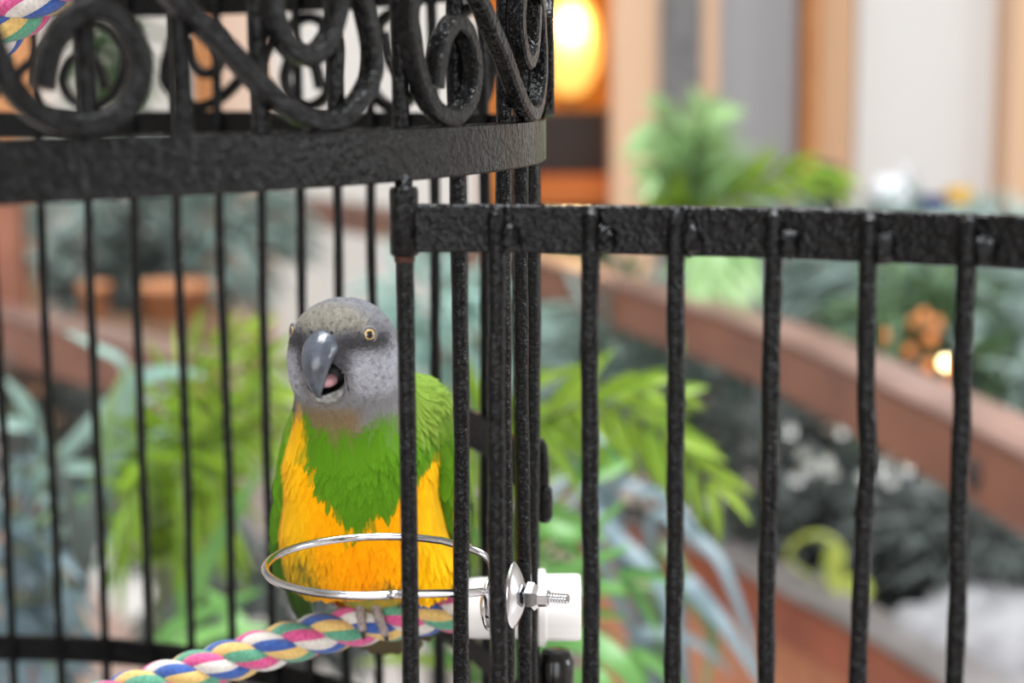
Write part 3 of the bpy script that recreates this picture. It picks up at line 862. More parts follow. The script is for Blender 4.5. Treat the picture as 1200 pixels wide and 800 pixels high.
# area-weighted sampling of the grid
A00 = BV[:-1]; A10 = BV[1:]
area_ = np.linalg.norm(np.cross(np.roll(A00, -1, 1) - A00, A10 - A00), axis=-1)
def sample(n_, weight):
    w = (area_ * weight).ravel(); w /= w.sum()
    idx = rng.choice(len(w), n_, p=w); out = []
    for q in idx:
        i, k = divmod(int(q), NA); l = (k + 1) % NA
        a, b = rng.random(), rng.random()
        p = BV[i, k] * (1 - a) * (1 - b) + BV[i, l] * a * (1 - b) + BV[i + 1, k] * (1 - a) * b + BV[i + 1, l] * a * b
        out.append((Vector(p), Vector(BN[i, k])))
    return out
hz_ = np.clip((zz[:-1] - (HC.z - 19)) / 9, 0, 1)[:, None] * np.ones((1, NA))
P_, N_, FL_, LN_, WD_, TT_ = [], [], [], [], [], []
for p, n in sample(15500, 0.55 + 1.45 * hz_):
    if n.length < 0.5 or p.z > z_hi - 0.7: continue
    h = p - HC; f, l, u = h.dot(HF), h.dot(HL), h.dot(HU)
    t = sm(p.z, HC.z - 20, HC.z - 8)
    if t > 0.5 and f > 10.5 and abs(l) < 5.2 and -13 < u < 7.0: continue      # beak base and gape
    gp = p - GAPE
    if (gp.dot(HL) / 7.2) ** 2 + (gp.dot(HF) / 9.6) ** 2 + (gp.dot(HU) / 7.6) ** 2 < 1: continue
    if min((p - H(8.9, 11.6 * s_, 6.4)).length for s_ in (1, -1)) < 3.9: continue
    fh = (p - BEAKP).normalized(); fb = Vector((0, 0.1, -1))
    fl_ = fh.lerp(fb, 1 - t); fl_ = fl_ + Vector((rng.normal(0, 0.12), rng.normal(0, 0.12), rng.normal(0, 0.12)))
    fl_ = fl_ - n * fl_.dot(n)
    if fl_.length < 0.05: continue
    fl_.normalize()
    nearb = sm((p - BEAKP).length, 7, 20)
    L_ = lerp(8.5, lerp(1.5, 3.2, nearb), t) * rng.uniform(0.75, 1.25)
    if h.length < 24: L_ = min(L_, 3.4)
    W_ = L_ * lerp(0.27, 0.60, t)
    c = plumage(p + n * 0.2, n)
    k_ = rng.normal(1.0, lerp(0.045, 0.10, t))
    if t > 0.6 and rng.random() < 0.16: k_ *= 0.72
    P_.append(p); N_.append(n); FL_.append(fl_); LN_.append(L_); WD_.append(W_); TT_.append(tuple(min(1, v * k_) for v in c))
feather_blades('plumage', P_, N_, FL_, LN_, WD_, TT_, parrot, lift=0.055)

# --- wings
def wing(path, thk, dep, sgn):
    C3 = catmull([LP(*q) for q in path], 10); m = len(C3)
    tt = np.linspace(0, len(path) - 1, m)
    th_ = np.interp(tt, range(len(path)), thk); de = np.interp(tt, range(len(path)), dep)
    V, TC, na = [], [], 28
    cg, cl, cd = C_['green'], C_['lgreen'], C_['dark']
    def wc(t, a):
        c = mixc(cl, cg, sm(t, 0.0, 0.22)); c = mixc(c, cd, sm(t, 0.24, 0.55)); return c
    for i in range(m):
        for k in range(na):
            a = 2 * PI * k / na
            V.append(C3[i] + Vector((th_[i] * math.cos(a), de[i] * math.sin(a), 0)))
            TC.append(mixc(wc(i / m, a), cd, 0.25))
    F = []
    for i in range(m - 1):
        for k in range(na):
            l = (k + 1) % na; F.append((i * na + k, (i + 1) * na + k, (i + 1) * na + l, i * na + l))
    F.append(tuple(range(na))); F.append(tuple((m - 1) * na + k for k in range(na - 1, -1, -1)))
    me = mesh('wing', [v * 0.001 for v in V], F, FEATH); set_tint(me, np.array(TC))
    w = link('wing', me, parrot)
    # coverts
    P2, N2, F2, L2, W2, T2 = [], [], [], [], [], []
    for _ in range(520):
        i = int(rng.uniform(0.0, 0.62) * m); a = rng.uniform(0, 2 * PI)
        d = Vector((math.cos(a) / th_[i], math.sin(a) / de[i], 0.0)).normalized()
        p = C3[i] + Vector((th_[i] * math.cos(a), de[i] * math.sin(a), 0))
        fl_ = (C3[min(i + 2, m - 1)] - C3[max(i - 2, 0)]).normalized(); fl_ = (fl_ - d * fl_.dot(d)).normalized()
        t = i / m; k_ = rng.normal(1, 0.1)
        L_ = lerp(5, 12, sm(t, 0.05, 0.5)) * rng.uniform(0.85, 1.15)
        P2.append(p); N2.append(d); F2.append(fl_); L2.append(L_); W2.append(L_ * 0.5); T2.append(tuple(v * k_ for v in wc(t * 0.9, a)))
    feather_blades('covert_feathers', P2, N2, F2, L2, W2, T2, w, lift=0.08)
    # flight feathers, long blades stacked down the wing
    for q in range(8):
        a = lerp(-0.62, 0.75, q / 7) * PI / 2 * 1.25
        i0 = int(m * (0.40 + 0.02 * q)); i1 = m - 1 - int((7 - q) * 0.6)
        V2, F2b, TC2 = [], [], []
        npt = 12
        for s in range(npt + 1):
            i = int(lerp(i0, i1, s / npt)); u_ = s / npt
            wd = 4.2 * math.sin(PI * min(1, 0.15 + u_ * 0.85)) ** 0.5 * (1 if u_ < 0.9 else 0.6)
            sa = math.cos(a) * sgn
            c = C3[i] + Vector((sgn * (th_[i] + 0.5 + 0.12 * q) * math.cos(a), (de[i]) * math.sin(a), 0))
            nd = Vector((sgn * math.cos(a), math.sin(a), 0)); tgv = Vector((-sgn * math.sin(a), math.cos(a), 0))
            for b in (-1, -0.12, 0.12, 1):
                V2.append((c + tgv * (wd * b * 0.5) + nd * (0.3 if abs(b) < 0.5 else -0.2 + 0.2 * b)) * 0.001)
                col = mixc(cg, cd, 0.65 if b < 0 else 1.0)
                if abs(b) < 0.5: col = mixc(col, (0.01, 0.012, 0.006), 0.6)
                TC2.append(col)
        for s in range(npt):
            for k in range(3): F2b.append((s * 4 + k, s * 4 + k + 1, s * 4 + k + 5, s * 4 + k + 4))
        me2 = mesh('flight_feather', V2, F2b, FEATH); set_tint(me2, np.array(TC2))
        link('flight_feather', me2, w)
    return w
wing([(503, 472, .552), (518, 505, .559), (527, 545, .565), (529, 600, .570), (528, 650, .578), (522, 705, .590), (505, 745, .604)], [4, 6.3, 6.6, 6.2, 5.4, 3.6, 0.8], [7, 13, 15.5, 16, 14, 9, 2], 1)
wing([(356, 468, .549), (345, 500, .553), (339, 545, .559), (338, 600, .567), (344, 650, .577), (355, 705, .591), (370, 745, .604)], [1.6, 3.1, 3.5, 3.6, 3.6, 3.0, 0.8], [4, 8, 11, 13, 13, 9, 2], -1)

# --- tail
for q in range(7):
    a = (q - 3) / 3
    V, F, TC = [], [], []
    b0 = LP(446, 708, .566) + Vector((a * 5, 0, 0)); b1 = b0 + Vector((a * 6, 44, -27 - 5 * (1 - a * a)))
    for s in range(9):
        u_ = s / 8; c = b0.lerp(b1, u_); wd = 4.6 * (0.7 + 0.5 * u_) * (1 if u_ < 0.9 else 0.55)
        for b in (-1, 0, 1):
            V.append((c + Vector((b * wd, -0.25 * abs(q - 3), 0.3 - 0.7 * abs(b)))) * 0.001); TC.append(mixc(C_['vent'], srgb(84, 70, 48), 0.75 + 0.25 * u_))
    for s in range(8):
        for k in range(2): F.append((s * 3 + k, s * 3 + k + 1, s * 3 + k + 4, s * 3 + k + 3))
    me = mesh('tail_feather', V, F, FEATH); set_tint(me, np.array(TC)); link('tail_feather', me, parrot)

# --- beak
BEAK = mat('slate_beak', (86, 91, 102), 0.22, spec=0.6, noise_scale=160, rgb2=(62, 66, 74), bump=0.15, bump_scale=900)
BEAK_D = mat('lower_beak', (150, 150, 148), 0.3, noise_scale=500, rgb2=(92, 90, 88))
DARK = mat('mouth_dark', (14, 10, 12), 0.6)
def hb(f, l, u): return tuple(H(f, l, u) * 0.001)
path = catmull([(10, 2.4, 0), (14, 3.0, 0), (18, 2.0, 0), (20.6, -1.2, 0), (21.6, -5.2, 0), (21.0, -8.8, 0), (19.9, -12.0, 0)], 6)
m = len(path); tt = np.linspace(0, 6, m)
wl = np.interp(tt, range(7), [6.4, 6.3, 5.7, 4.8, 3.6, 2.2, 0.4]); wh = np.interp(tt, range(7), [6.0, 5.9, 5.2, 4.3, 3.3, 2.1, 0.4])
V, F, na = [], [], 28
for i in range(m):
    t_ = (path[min(i + 1, m - 1)] - path[max(i - 1, 0)]).normalized(); nn_ = Vector((-t_.y, t_.x, 0))     # in (f,u): normal towards the culmen
    for k in range(na):
        a = 2 * PI * k / na; ca, sa = math.cos(a), math.sin(a)
        hh = sa * wh[i] if sa > 0 else sa * wh[i] * 0.72           # flatter underside
        ww = ca * wl[i] * (1 - 0.12 * max(sa, 0) ** 2)
        V.append(hb(path[i].x + nn_.x * hh, ww, path[i].y + nn_.y * hh))
for i in range(m - 1):
    for k in range(na):
        l = (k + 1) % na; F.append((i * na + k, i * na + l, (i + 1) * na + l, (i + 1) * na + k))
F.append(tuple((m - 1) * na + k for k in range(na)))
ub = link('upper_beak', mesh('upper_beak', V, F, BEAK), parrot); ub['label'] = 'hooked slate grey upper beak'
# lower mandible: a scoop
V, F = [], []
nf, na = 16, 17
for side in (0, 1):
    for i in range(nf + 1):
        u_ = i / nf; f = 8.6 + 10.4 * u_
        w = lerp(7.2, 5.6, u_) * (1 - max(0, (u_ - 0.55) / 0.45) ** 2.2 * 0.80) - side * 1.3
        rim = lerp(-5.6, -11.6, u_ ** 0.9); dep = lerp(8.6, 3.8, u_) * (1 - max(0, (u_ - 0.6) / 0.4) ** 2 * 0.55) - side * 1.1
        for k in range(na):
            a = PI * k / (na - 1)
            V.append(hb(f - side * 0.4, w * math.cos(a), rim - dep * math.sin(a) ** 0.8))
o = (nf + 1) * na
for i in range(nf):
    for k in range(na - 1):
        F.append((i * na + k, i * na + k + 1, (i + 1) * na + k + 1, (i + 1) * na + k)); F.append((o + i * na + k, o + (i + 1) * na + k, o + (i + 1) * na + k + 1, o + i * na + k + 1))
    for k in (0, na - 1): F.append((i * na + k, (i + 1) * na + k, o + (i + 1) * na + k, o + i * na + k))
for k in range(na - 1): F.append((nf * na + k, nf * na + k + 1, o + nf * na + k + 1, o + nf * na + k))
link('lower_beak', mesh('lower_beak', V, F, BEAK_D), parrot)
def blob(name, c, r, material, parent, sub=3, basis=HB):
    bm = bmesh.new(); bmesh.ops.create_icosphere(bm, subdivisions=sub, radius=1)
    for v in bm.verts: v.co = (c + basis[0] * (v.co.x * r[0]) + basis[1] * (v.co.y * r[1]) + basis[2] * (v.co.z * r[2])) * 0.001
    me = bpy.data.meshes.new(name); bm.to_mesh(me); bm.free(); me.materials.append(material); me.shade_smooth()
    return link(name, me, parent)
blob('mouth_lining', H(9.5, 0, -6.0), (5.2, 4.5, 4.6), DARK, parrot)
tg_ = blob('tongue', H(14.6, 0.6, -7.6), (3.0, 4.4, 2.3), mat('tongue_pink', (196, 148, 152), 0.35), parrot); tg_['label'] = 'pink fleshy tongue'
CERE = mat('cere_grey', (116, 114, 117), 0.6, noise_scale=500, rgb2=(84, 82, 86))
for s in (1, -1):
    ce = blob('cere', H(14.1, 2.9 * s, 6.9), (2.5, 2.5, 2.1), CERE, parrot)
    blob('nostril', H(16.1, 3.3 * s, 7.5), (0.65, 0.7, 0.65), DARK, ce)
# --- eyes
def eye_mat():
    m = bpy.data.materials.new('parrot_eye'); m.use_nodes = True
    nt = m.node_tree; b = nt.nodes['Principled BSDF']
    a = nt.nodes.new('ShaderNodeAttribute'); a.attribute_name = 'tint'
    nt.links.new(a.outputs['Color'], b.inputs['Base Color']); b.inputs['Roughness'].default_value = 0.06; b.inputs['Coat Weight'].default_value = 0.6
    return m
EYE_M = eye_mat()
LID = mat('eyelid_grey', (120, 116, 116), 0.6, noise_scale=900, rgb2=(90, 86, 86))
for s in (1, -1):
    c = H(8.9, 11.6 * s, 6.2); ax = (HF * 0.68 + HL * (0.72 * s) + HU * 0.10).normalized()
    bm = bmesh.new(); bmesh.ops.create_uvsphere(bm, u_segments=48, v_segments=48, radius=2.7)
    cs = []
    for v in bm.verts:
        d = v.co.normalized(); an = math.acos(max(-1, min(1, d.dot(ax))))
        if an < 0.44: col = (0.004, 0.004, 0.004)
        elif an < 0.85: col = mixc(srgb(176, 132, 56), srgb(224, 206, 150), sm(an, 0.42, 0.75))
        else: col = srgb(40, 34, 32)
        cs.append(col); v.co = (c + v.co) * 0.001
    me = bpy.data.meshes.new('eye'); bm.to_mesh(me); bm.free(); me.materials.append(EYE_M); me.shade_smooth(); set_tint(me, np.array(cs))
    ey = link('eye', me, parrot)
    t1 = ax.orthogonal().normalized(); t2 = ax.cross(t1)
    ringp = [(c + ax * 1.72 + (t1 * math.cos(a) * 2.25 + t2 * math.sin(a) * 2.25)) * 0.001 for a in np.linspace(0, 2 * PI, 28, endpoint=False)]
    link('eyelid', tube('eyelid', ringp, 0.00055, LID, 8, closed=True), ey)

# --- legs and feet
SKIN = mat('foot_skin', (168, 154, 150), 0.6, noise_scale=700, rgb2=(128, 116, 114), bump=0.8, bump_scale=1500)
CLAW = mat('claw', (40, 36, 36), 0.35)
def rope_frame(px):
    cy = np.interp(px, [q[0] for q in pp], [q[1] for q in pp]); Y = np.interp(px, [q[0] for q in pp], [q[2] for q in pp])
    return (at(px, cy, Y) - PO) * 1000
def foot(px, toes, palm_a, name='leg'):
    c = rope_frame(px); T = Vector((1, 0, 0.17)).normalized(); Zp = Vector((0, 0, 1)); Zp = (Zp - T * Zp.dot(T)).normalized(); Yp = Vector((0, 1, 0))
    e = lambda al, r: (Yp * math.cos(math.radians(al)) + Zp * math.sin(math.radians(al))) * r
    palm = c + e(palm_a, 9.2)
    hip = LP(px + (10 if px < 460 else -8), 672, .552)
    lg = link('leg', tube('leg', [v * 0.001 for v in catmull([hip, hip.lerp(palm, 0.55) + Vector((0, -1, 0)), palm], 5)], [0.0052 * (1 - 0.55 * i / 10) for i in range(11)], SKIN, 12), parrot)
    blob('foot_pad', palm, (3.0, 3.4, 2.2), SKIN, lg, basis=(T, Yp, Zp))
    for (dx, a0, a1, drift) in toes:
        pts, rad = [], []
        n = 14
        for i in range(n + 1):
            u_ = i / n; al = lerp(a0, a1, u_)
            pts.append((c + T * (dx + drift * u_) + e(al, 7.3 + 1.55 - 0.35 * u_)) * 0.001)
            rad.append(0.001 * lerp(1.95, 1.35, u_) * (1 + 0.09 * math.cos(u_ * 22)))
        link('toe', tube('toe', pts, rad, SKIN, 12), lg)
        cl, cr = [], []
        sg = 1 if a1 > a0 else -1
        for i in range(7):
            u_ = i / 6; cl.append((c + T * (dx + drift * (1 + 0.1 * u_)) + e(a1 + sg * 26 * u_, 7.3 + 1.5 + 0.6 * math.sin(u_ * PI) - 0.9 * u_)) * 0.001); cr.append(0.001 * lerp(1.0, 0.12, u_))
        link('claw', tube('claw', cl, cr, CLAW, 10), lg)
foot(438, [(-2.4, 100, 178, -0.6), (1.6, 100, 196, 2.6), (-2.0, 80, 15, -1.5), (2.2, 80, 10, 1.5)], 98)
foot(512, [(-2.4, 80, 20, -0.8), (2.4, 80, 15, 1.2), (-1.0, 95, 122, -0.4), (1.8, 95, 118, 0.8)], 98)

# ------------------------------------------------------------------ plants
def leaf_mat(name, rgb, rgb2, rough=0.45):
    m = bpy.data.materials.new(name); m.use_nodes = True
    nt = m.node_tree; b = nt.nodes['Principled BSDF']
    oi = nt.nodes.new('ShaderNodeObjectInfo')
    g = nt.nodes.new('ShaderNodeNewGeometry')
    n = nt.nodes.new('ShaderNodeTexNoise'); n.inputs['Scale'].default_value = 9
    nt.links.new(g.outputs['Position'], n.inputs['Vector'])
    ad = nt.nodes.new('ShaderNodeMath'); ad.operation = 'ADD'
    ml = nt.nodes.new('ShaderNodeMath'); ml.operation = 'MULTIPLY'; ml.inputs[1].default_value = 0.5
    nt.links.new(oi.outputs['Random'], ml.inputs[0]); nt.links.new(ml.outputs[0], ad.inputs[0])
    ml2 = nt.nodes.new('ShaderNodeMath'); ml2.operation = 'MULTIPLY_ADD'; ml2.inputs[1].default_value = 1.4; ml2.inputs[2].default_value = -0.45
    nt.links.new(n.outputs['Fac'], ml2.inputs[0]); nt.links.new(ml2.outputs[0], ad.inputs[1])
    mx = nt.nodes.new('ShaderNodeMix'); mx.data_type = 'RGBA'
    mx.inputs['A'].default_value = (*srgb(*rgb), 1); mx.inputs['B'].default_value = (*srgb(*rgb2), 1)
    nt.links.new(ad.outputs[0], mx.inputs['Factor']); nt.links.new(mx.outputs['Result'], b.inputs['Base Color'])
    b.inputs['Roughness'].default_value = rough
    # light shining through thin blades
    tr = nt.nodes.new('ShaderNodeBsdfTranslucent'); nt.links.new(mx.outputs['Result'], tr.inputs['Color'])
    ms = nt.nodes.new('ShaderNodeMixShader'); ms.inputs[0].default_value = 0.3
    out = nt.nodes['Material Output']
    nt.links.new(b.outputs[0], ms.inputs[1]); nt.links.new(tr.outputs[0], ms.inputs[2]); nt.links.new(ms.outputs[0], out.inputs['Surface'])
    return m
LG = leaf_mat('bright_palm_green', (158, 186, 66), (112, 150, 40))
PG = leaf_mat('pale_palm_green', (170, 196, 146), (132, 172, 106))
TG = leaf_mat('teal_leaf', (170, 198, 188), (122, 154, 146))
BG_ = leaf_mat('blue_grey_leaf', (126, 146, 154), (84, 106, 114))
DG = leaf_mat('deep_green_leaf', (110, 136, 96), (70, 98, 64))
SG = leaf_mat('slate_green_leaf', (172, 190, 184), (116, 138, 132))
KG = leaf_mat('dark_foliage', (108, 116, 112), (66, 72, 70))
MG = leaf_mat('strap_leaf_green', (120, 170, 92), (78, 126, 62))
YG = leaf_mat('yellow_green_leaf', (196, 206, 104), (150, 164, 60))
STEM = mat('plant_stem', (112, 122, 84), 0.7, noise_scale=20, rgb2=(84, 92, 62))
TRUNK = mat('grey_trunk', (88, 86, 78), 0.85, noise_scale=12, rgb2=(56, 54, 50))
def leaf_data(fold=0.10, curl=0.18):
    xs_ = [0, 0.12, 0.3, 0.5, 0.72, 0.9, 1.0]; ws = [0.22, 0.7, 0.98, 1.0, 0.72, 0.34, 0.03]
    V, F = [], []
    for x, w in zip(xs_, ws):
        for b in (-1, 0, 1): V.append((x, b * w * 0.5, -curl * x * x + fold * abs(b) * w))
    for i in range(len(xs_) - 1):
        for k in range(2): F.append((i * 3 + k, i * 3 + k + 1, i * 3 + k + 4, i * 3 + k + 3))
    return V, F
LEAF_V, LEAF_F = leaf_data()
LEAF = {}
def leaf_mesh(m_):
    if m_.name not in LEAF: LEAF[m_.name] = mesh('leaflet', LEAF_V, LEAF_F, m_)
    return LEAF[m_.name]
def basis(t, up):
    x = t.normalized(); y = up.cross(x)
    if y.length < 1e-4: y = Vector((1, 0, 0))
    y.normalize(); z = x.cross(y)
    return Matrix((x, y, z)).transposed()
def frond(plant, pts, pairs, ll, lw, m_, ang=50, droop=0.25, r=0.003, start=0.12, stem=None, flat=None, seed=0, split=True):
    r_ = random.Random(seed)
    P = catmull(pts, 8); n = len(P)
    fr = link('frond', tube('frond', P, [r * (1 - 0.7 * i / n) for i in range(n)], stem or STEM, 6), plant)
    L = [0.0]
    for i in range(1, n): L.append(L[-1] + (P[i] - P[i - 1]).length)
    A = np.array([tuple(p) for p in P])
    VV, FF = [], []
    me = leaf_mesh(m_)
    for k in range(pairs):
        u_ = start + (1 - start) * (k + 0.5) / pairs
        s = u_ * L[-1]
        p = Vector([np.interp(s, L, A[:, j]) for j in range(3)]); q = Vector([np.interp(min(s + 0.01 * L[-1], L[-1]), L, A[:, j]) for j in range(3)])
        q0 = Vector([np.interp(max(s - 0.01 * L[-1], 0), L, A[:, j]) for j in range(3)])
        t = (q - q0).normalized()
        view = (p - EYE).normalized() if flat is None else flat
        side = t.cross(view).normalized()
        for sg in (1, -1):
            a = math.radians(ang * (1 - 0.45 * u_) + r_.uniform(-7, 7))
            d = t * math.cos(a) + side * (sg * math.sin(a)) + Vector((0, 0, -droop * r_.uniform(0.6, 1.4))) + view * r_.uniform(-0.3, 0.3)
            sz = ll * (0.55 + 0.75 * math.sin(PI * min(1, 0.15 + 0.8 * u_))) * r_.uniform(0.85, 1.1)
            B = basis(d, -view + Vector((0, 0, 0.6)) + Vector((r_.uniform(-.4, .4), r_.uniform(-.4, .4), 0)))
            if split:
                o = link('leaflet', me, fr)
                o.matrix_local = Matrix.Translation(p - plant.location * 0) @ B.to_4x4() @ Matrix.Diagonal((sz, lw * r_.uniform(0.85, 1.15), sz, 1))
            else:
                off = len(VV)
                for v in LEAF_V: VV.append(p + B @ Vector((v[0] * sz, v[1] * lw, v[2] * sz)))
                FF += [tuple(i + off for i in f) for f in LEAF_F]
    if not split:
        o = link('leaflets', mesh('leaflets', VV, FF, m_), fr); o['kind'] = 'stuff'
    return fr
def strap(plant, pts, w, m_, name='leaf'):
    P = catmull(pts, 7); n = len(P); V, F = [], []
    for i in range(n):
        t = (P[min(i + 1, n - 1)] - P[max(i - 1, 0)]).normalized(); view = (P[i] - EYE).normalized()
        sd = t.cross(view * 0.8 + Vector((0, 0, -0.5))).normalized(); u_ = i / (n - 1); ww = w * min(1, 0.5 + 2 * u_) * (1 - u_ ** 3.5) + 0.0006
        nn = sd.cross(t)
        for b in (-1, 0, 1): V.append(P[i] + sd * (b * ww / 2) + nn * (abs(b) * ww * 0.12))
    for i in range(n - 1):
        for k in range(2): F.append((i * 3 + k, i * 3 + k + 1, i * 3 + k + 4, i * 3 + k + 3))
    return link(name, mesh(name, V, F, m_), plant)
A_ = lambda *q: [at(x, y, Y) for x, y, Y in q]
def plant_root(name, label, cat='plant', group=None): return thing(name, label, cat, (0, 0, 0), group)
def stem_to(plant, pts, r, m_=None, name='stem'): return link(name, tube(name, catmull(pts, 6), r, m_ or STEM, 8), plant)
TERRA = mat('terracotta', (190, 132, 92), 0.8, noise_scale=10, rgb2=(170, 112, 76))
POTB = mat('black_pot', (34, 34, 36), 0.5)
def pot(plant, p, r, h, m_, z0=0.0):
    pr = [(r * 0.70, 0), (r * 0.74, 0.005), (r * 0.97, h * 0.86), (r * 1.05, h * 0.86), (r * 1.05, h), (r * 0.93, h), (r * 0.9, h * 0.9)]
    link('pot', lathe('pot', pr, m_, 32, (p.x, p.y, z0)), plant)
    link('potting_soil', lathe('potting_soil', [(r * 0.9, h * 0.88), (0.01, h * 0.91)], SOIL, 24, (p.x, p.y, z0)), plant)

# --- bright palm right of the cage
pb = Vector((-0.02, 1.32, 0))
pr1 = plant_root('parlour_palm', 'bright green parlour palm with arching fronds beside the open cage door', 'palm')
pot(pr1, pb, 0.15, 0.30, TERRA)
crown = Vector((-0.01, 1.30, 0.86))
stem_to(pr1, [Vector((pb.x, pb.y, 0.25)), Vector((pb.x + 0.01, pb.y, 0.6)), crown], 0.012)
frond(pr1, [crown] + A_((560, 545, 1.22), (632, 494, 1.18), (705, 474, 1.15), (775, 510, 1.13), (838, 572, 1.12)), 26, 0.060, 0.0088, LG, 56, 0.35, 0.0022, 0.42, seed=1)
frond(pr1, [crown] + A_((580, 530, 1.24), (650, 490, 1.22), (720, 456, 1.20), (812, 462, 1.19)), 11, 0.038, 0.0075, LG, 36, 0.05, 0.0018, 0.5, seed=2)
frond(pr1, [crown] + A_((600, 690, 1.2), (660, 668, 1.14), (730, 676, 1.10), (775, 700, 1.1)), 4, 0.06, 0.009, MG, 30, 0.2, 0.002, 0.4, seed=3)
frond(pr1, [crown] + A_((560, 740, 1.2), (640, 720, 1.12), (720, 745, 1.08), (775, 800, 1.06)), 5, 0.06, 0.010, MG, 38, 0.3, 0.002, 0.4, seed=4)
frond(pr1, [crown] + A_((520, 640, 1.26), (480, 560, 1.28), (420, 540, 1.3), (340, 570, 1.32)), 12, 0.06, 0.012, LG, 55, 0.3, 0.002, 0.4, seed=5)
frond(pr1, [crown] + A_((600, 640, 1.24), (640, 600, 1.22), (680, 560, 1.22), (700, 540, 1.22)), 6, 0.06, 0.016, MG, 25, 0.15, 0.002, 0.4, seed=6)
for q, w, m_ in [(((600, 790, 1.10), (660, 745, 1.06), (720, 770, 1.03), (760, 830, 1.02)), 0.022, MG), (((610, 720, 1.12), (668, 668, 1.08), (740, 640, 1.06)), 0.016, MG), (((620, 640, 1.12), (680, 625, 1.1), (735, 585, 1.09)), 0.012, MG), (((600, 700, 1.16), (680, 690, 1.12), (765, 688, 1.1)), 0.017, MG), (((640, 850, 1.06), (690, 790, 1.03), (722, 815, 1.02)), 0.02, MG)]:
    strap(pr1, [crown.lerp(at(*q[0]), 0.5)] + A_(*q), w, m_)
# --- slender blue-grey plant in front of the planter
pb2 = Vector((0.20, 1.75, 0))
ps = plant_root('spider_plant', 'plant with long arching blue-grey strap leaves before the cedar planter', 'plant')
pot(ps, pb2, 0.13, 0.26, POTB)
c2 = Vector((0.19, 1.74, 0.80)); stem_to(ps, [Vector((pb2.x, pb2.y, 0.2)), Vector((pb2.x, pb2.y, 0.55)), c2], 0.010)
for q, w in [(((690, 620, 1.62), (735, 640, 1.58), (780, 700, 1.55), (800, 790, 1.53)), 0.017), (((790, 690, 1.6), (840, 720, 1.56), (890, 800, 1.52)), 0.020), (((760, 620, 1.65), (830, 640, 1.6), (870, 720, 1.56), (900, 830, 1.54)), 0.012),
             (((740, 760, 1.6), (800, 745, 1.58), (860, 790, 1.55)), 0.014), (((700, 560, 1.7), (740, 520, 1.72), (800, 560, 1.7), (830, 600, 1.7)), 0.013), (((690, 540, 1.72), (700, 500, 1.75), (690, 560, 1.7), (650, 620, 1.68)), 0.014),
             (((720, 600, 1.68), (760, 575, 1.66), (800, 600, 1.62), (830, 650, 1.6)), 0.012), (((700, 590, 1.7), (660, 560, 1.7), (640, 600, 1.68)), 0.013)]:
    strap(ps, [c2] + A_(*q), w, BG_)
for q in [((770, 650, 1.62), (815, 690, 1.58), (850, 780, 1.55)), ((760, 690, 1.62), (830, 730, 1.58), (820, 830, 1.55))]:
    strap(ps, [c2] + A_(*q), 0.012, DG)

# --- bright palm left, seen through the back bars
pbl = Vector((-0.42, 1.75, 0))
pl1 = plant_root('parlour_palm', 'bushy yellow-green parlour palm seen through the back bars of the cage', 'palm')
pot(pl1, pbl, 0.17, 0.32, TERRA)
cl_ = Vector((-0.36, 1.70, 0.95)); stem_to(pl1, [Vector((pbl.x, pbl.y, 0.28)), Vector((pbl.x + 0.02, pbl.y, 0.6)), cl_], 0.013)
for i, q in enumerate([((200, 560, 1.6), (235, 470, 1.55), (290, 430, 1.5), (340, 425, 1.48)), ((220, 560, 1.6), (250, 500, 1.5), (300, 470, 1.45), (360, 480, 1.42)), ((190, 540, 1.6), (210, 450, 1.6), (240, 410, 1.6), (300, 390, 1.6)),
                       ((210, 560, 1.55), (255, 520, 1.5), (310, 505, 1.45), (350, 520, 1.42)), ((200, 520, 1.58), (230, 480, 1.55), (270, 480, 1.52), (320, 445, 1.5))]):
    frond(pl1, [cl_] + A_(*q), 13, 0.055, 0.0082, LG, 52, 0.3, 0.0025, 0.4, seed=20 + i)
for i, q in enumerate([((190, 560, 1.5), (205, 540, 1.46), (215, 600, 1.42), (215, 680, 1.40)), ((180, 570, 1.5), (165, 560, 1.46), (150, 610, 1.42), (140, 670, 1.41)), ((215, 560, 1.5), (240, 550, 1.46), (262, 600, 1.43), (275, 650, 1.42))]):
    frond(pl1, [cl_] + A_(*q), 12, 0.068, 0.0065, LG, 24, 0.3, 0.0025, 0.3, seed=40 + i)
for q, w in [(((200, 740, 1.42), (240, 660, 1.38), (275, 600, 1.36), (305, 550, 1.36)), 0.019), (((170, 760, 1.42), (230, 720, 1.38), (310, 690, 1.36)), 0.018), (((180, 770, 1.4), (250, 740, 1.36), (330, 735, 1.36)), 0.016), (((300, 780, 1.4), (270, 720, 1.4), (240, 690, 1.4)), 0.02)]:
    strap(pl1, [cl_] + A_(*q), w, MG)
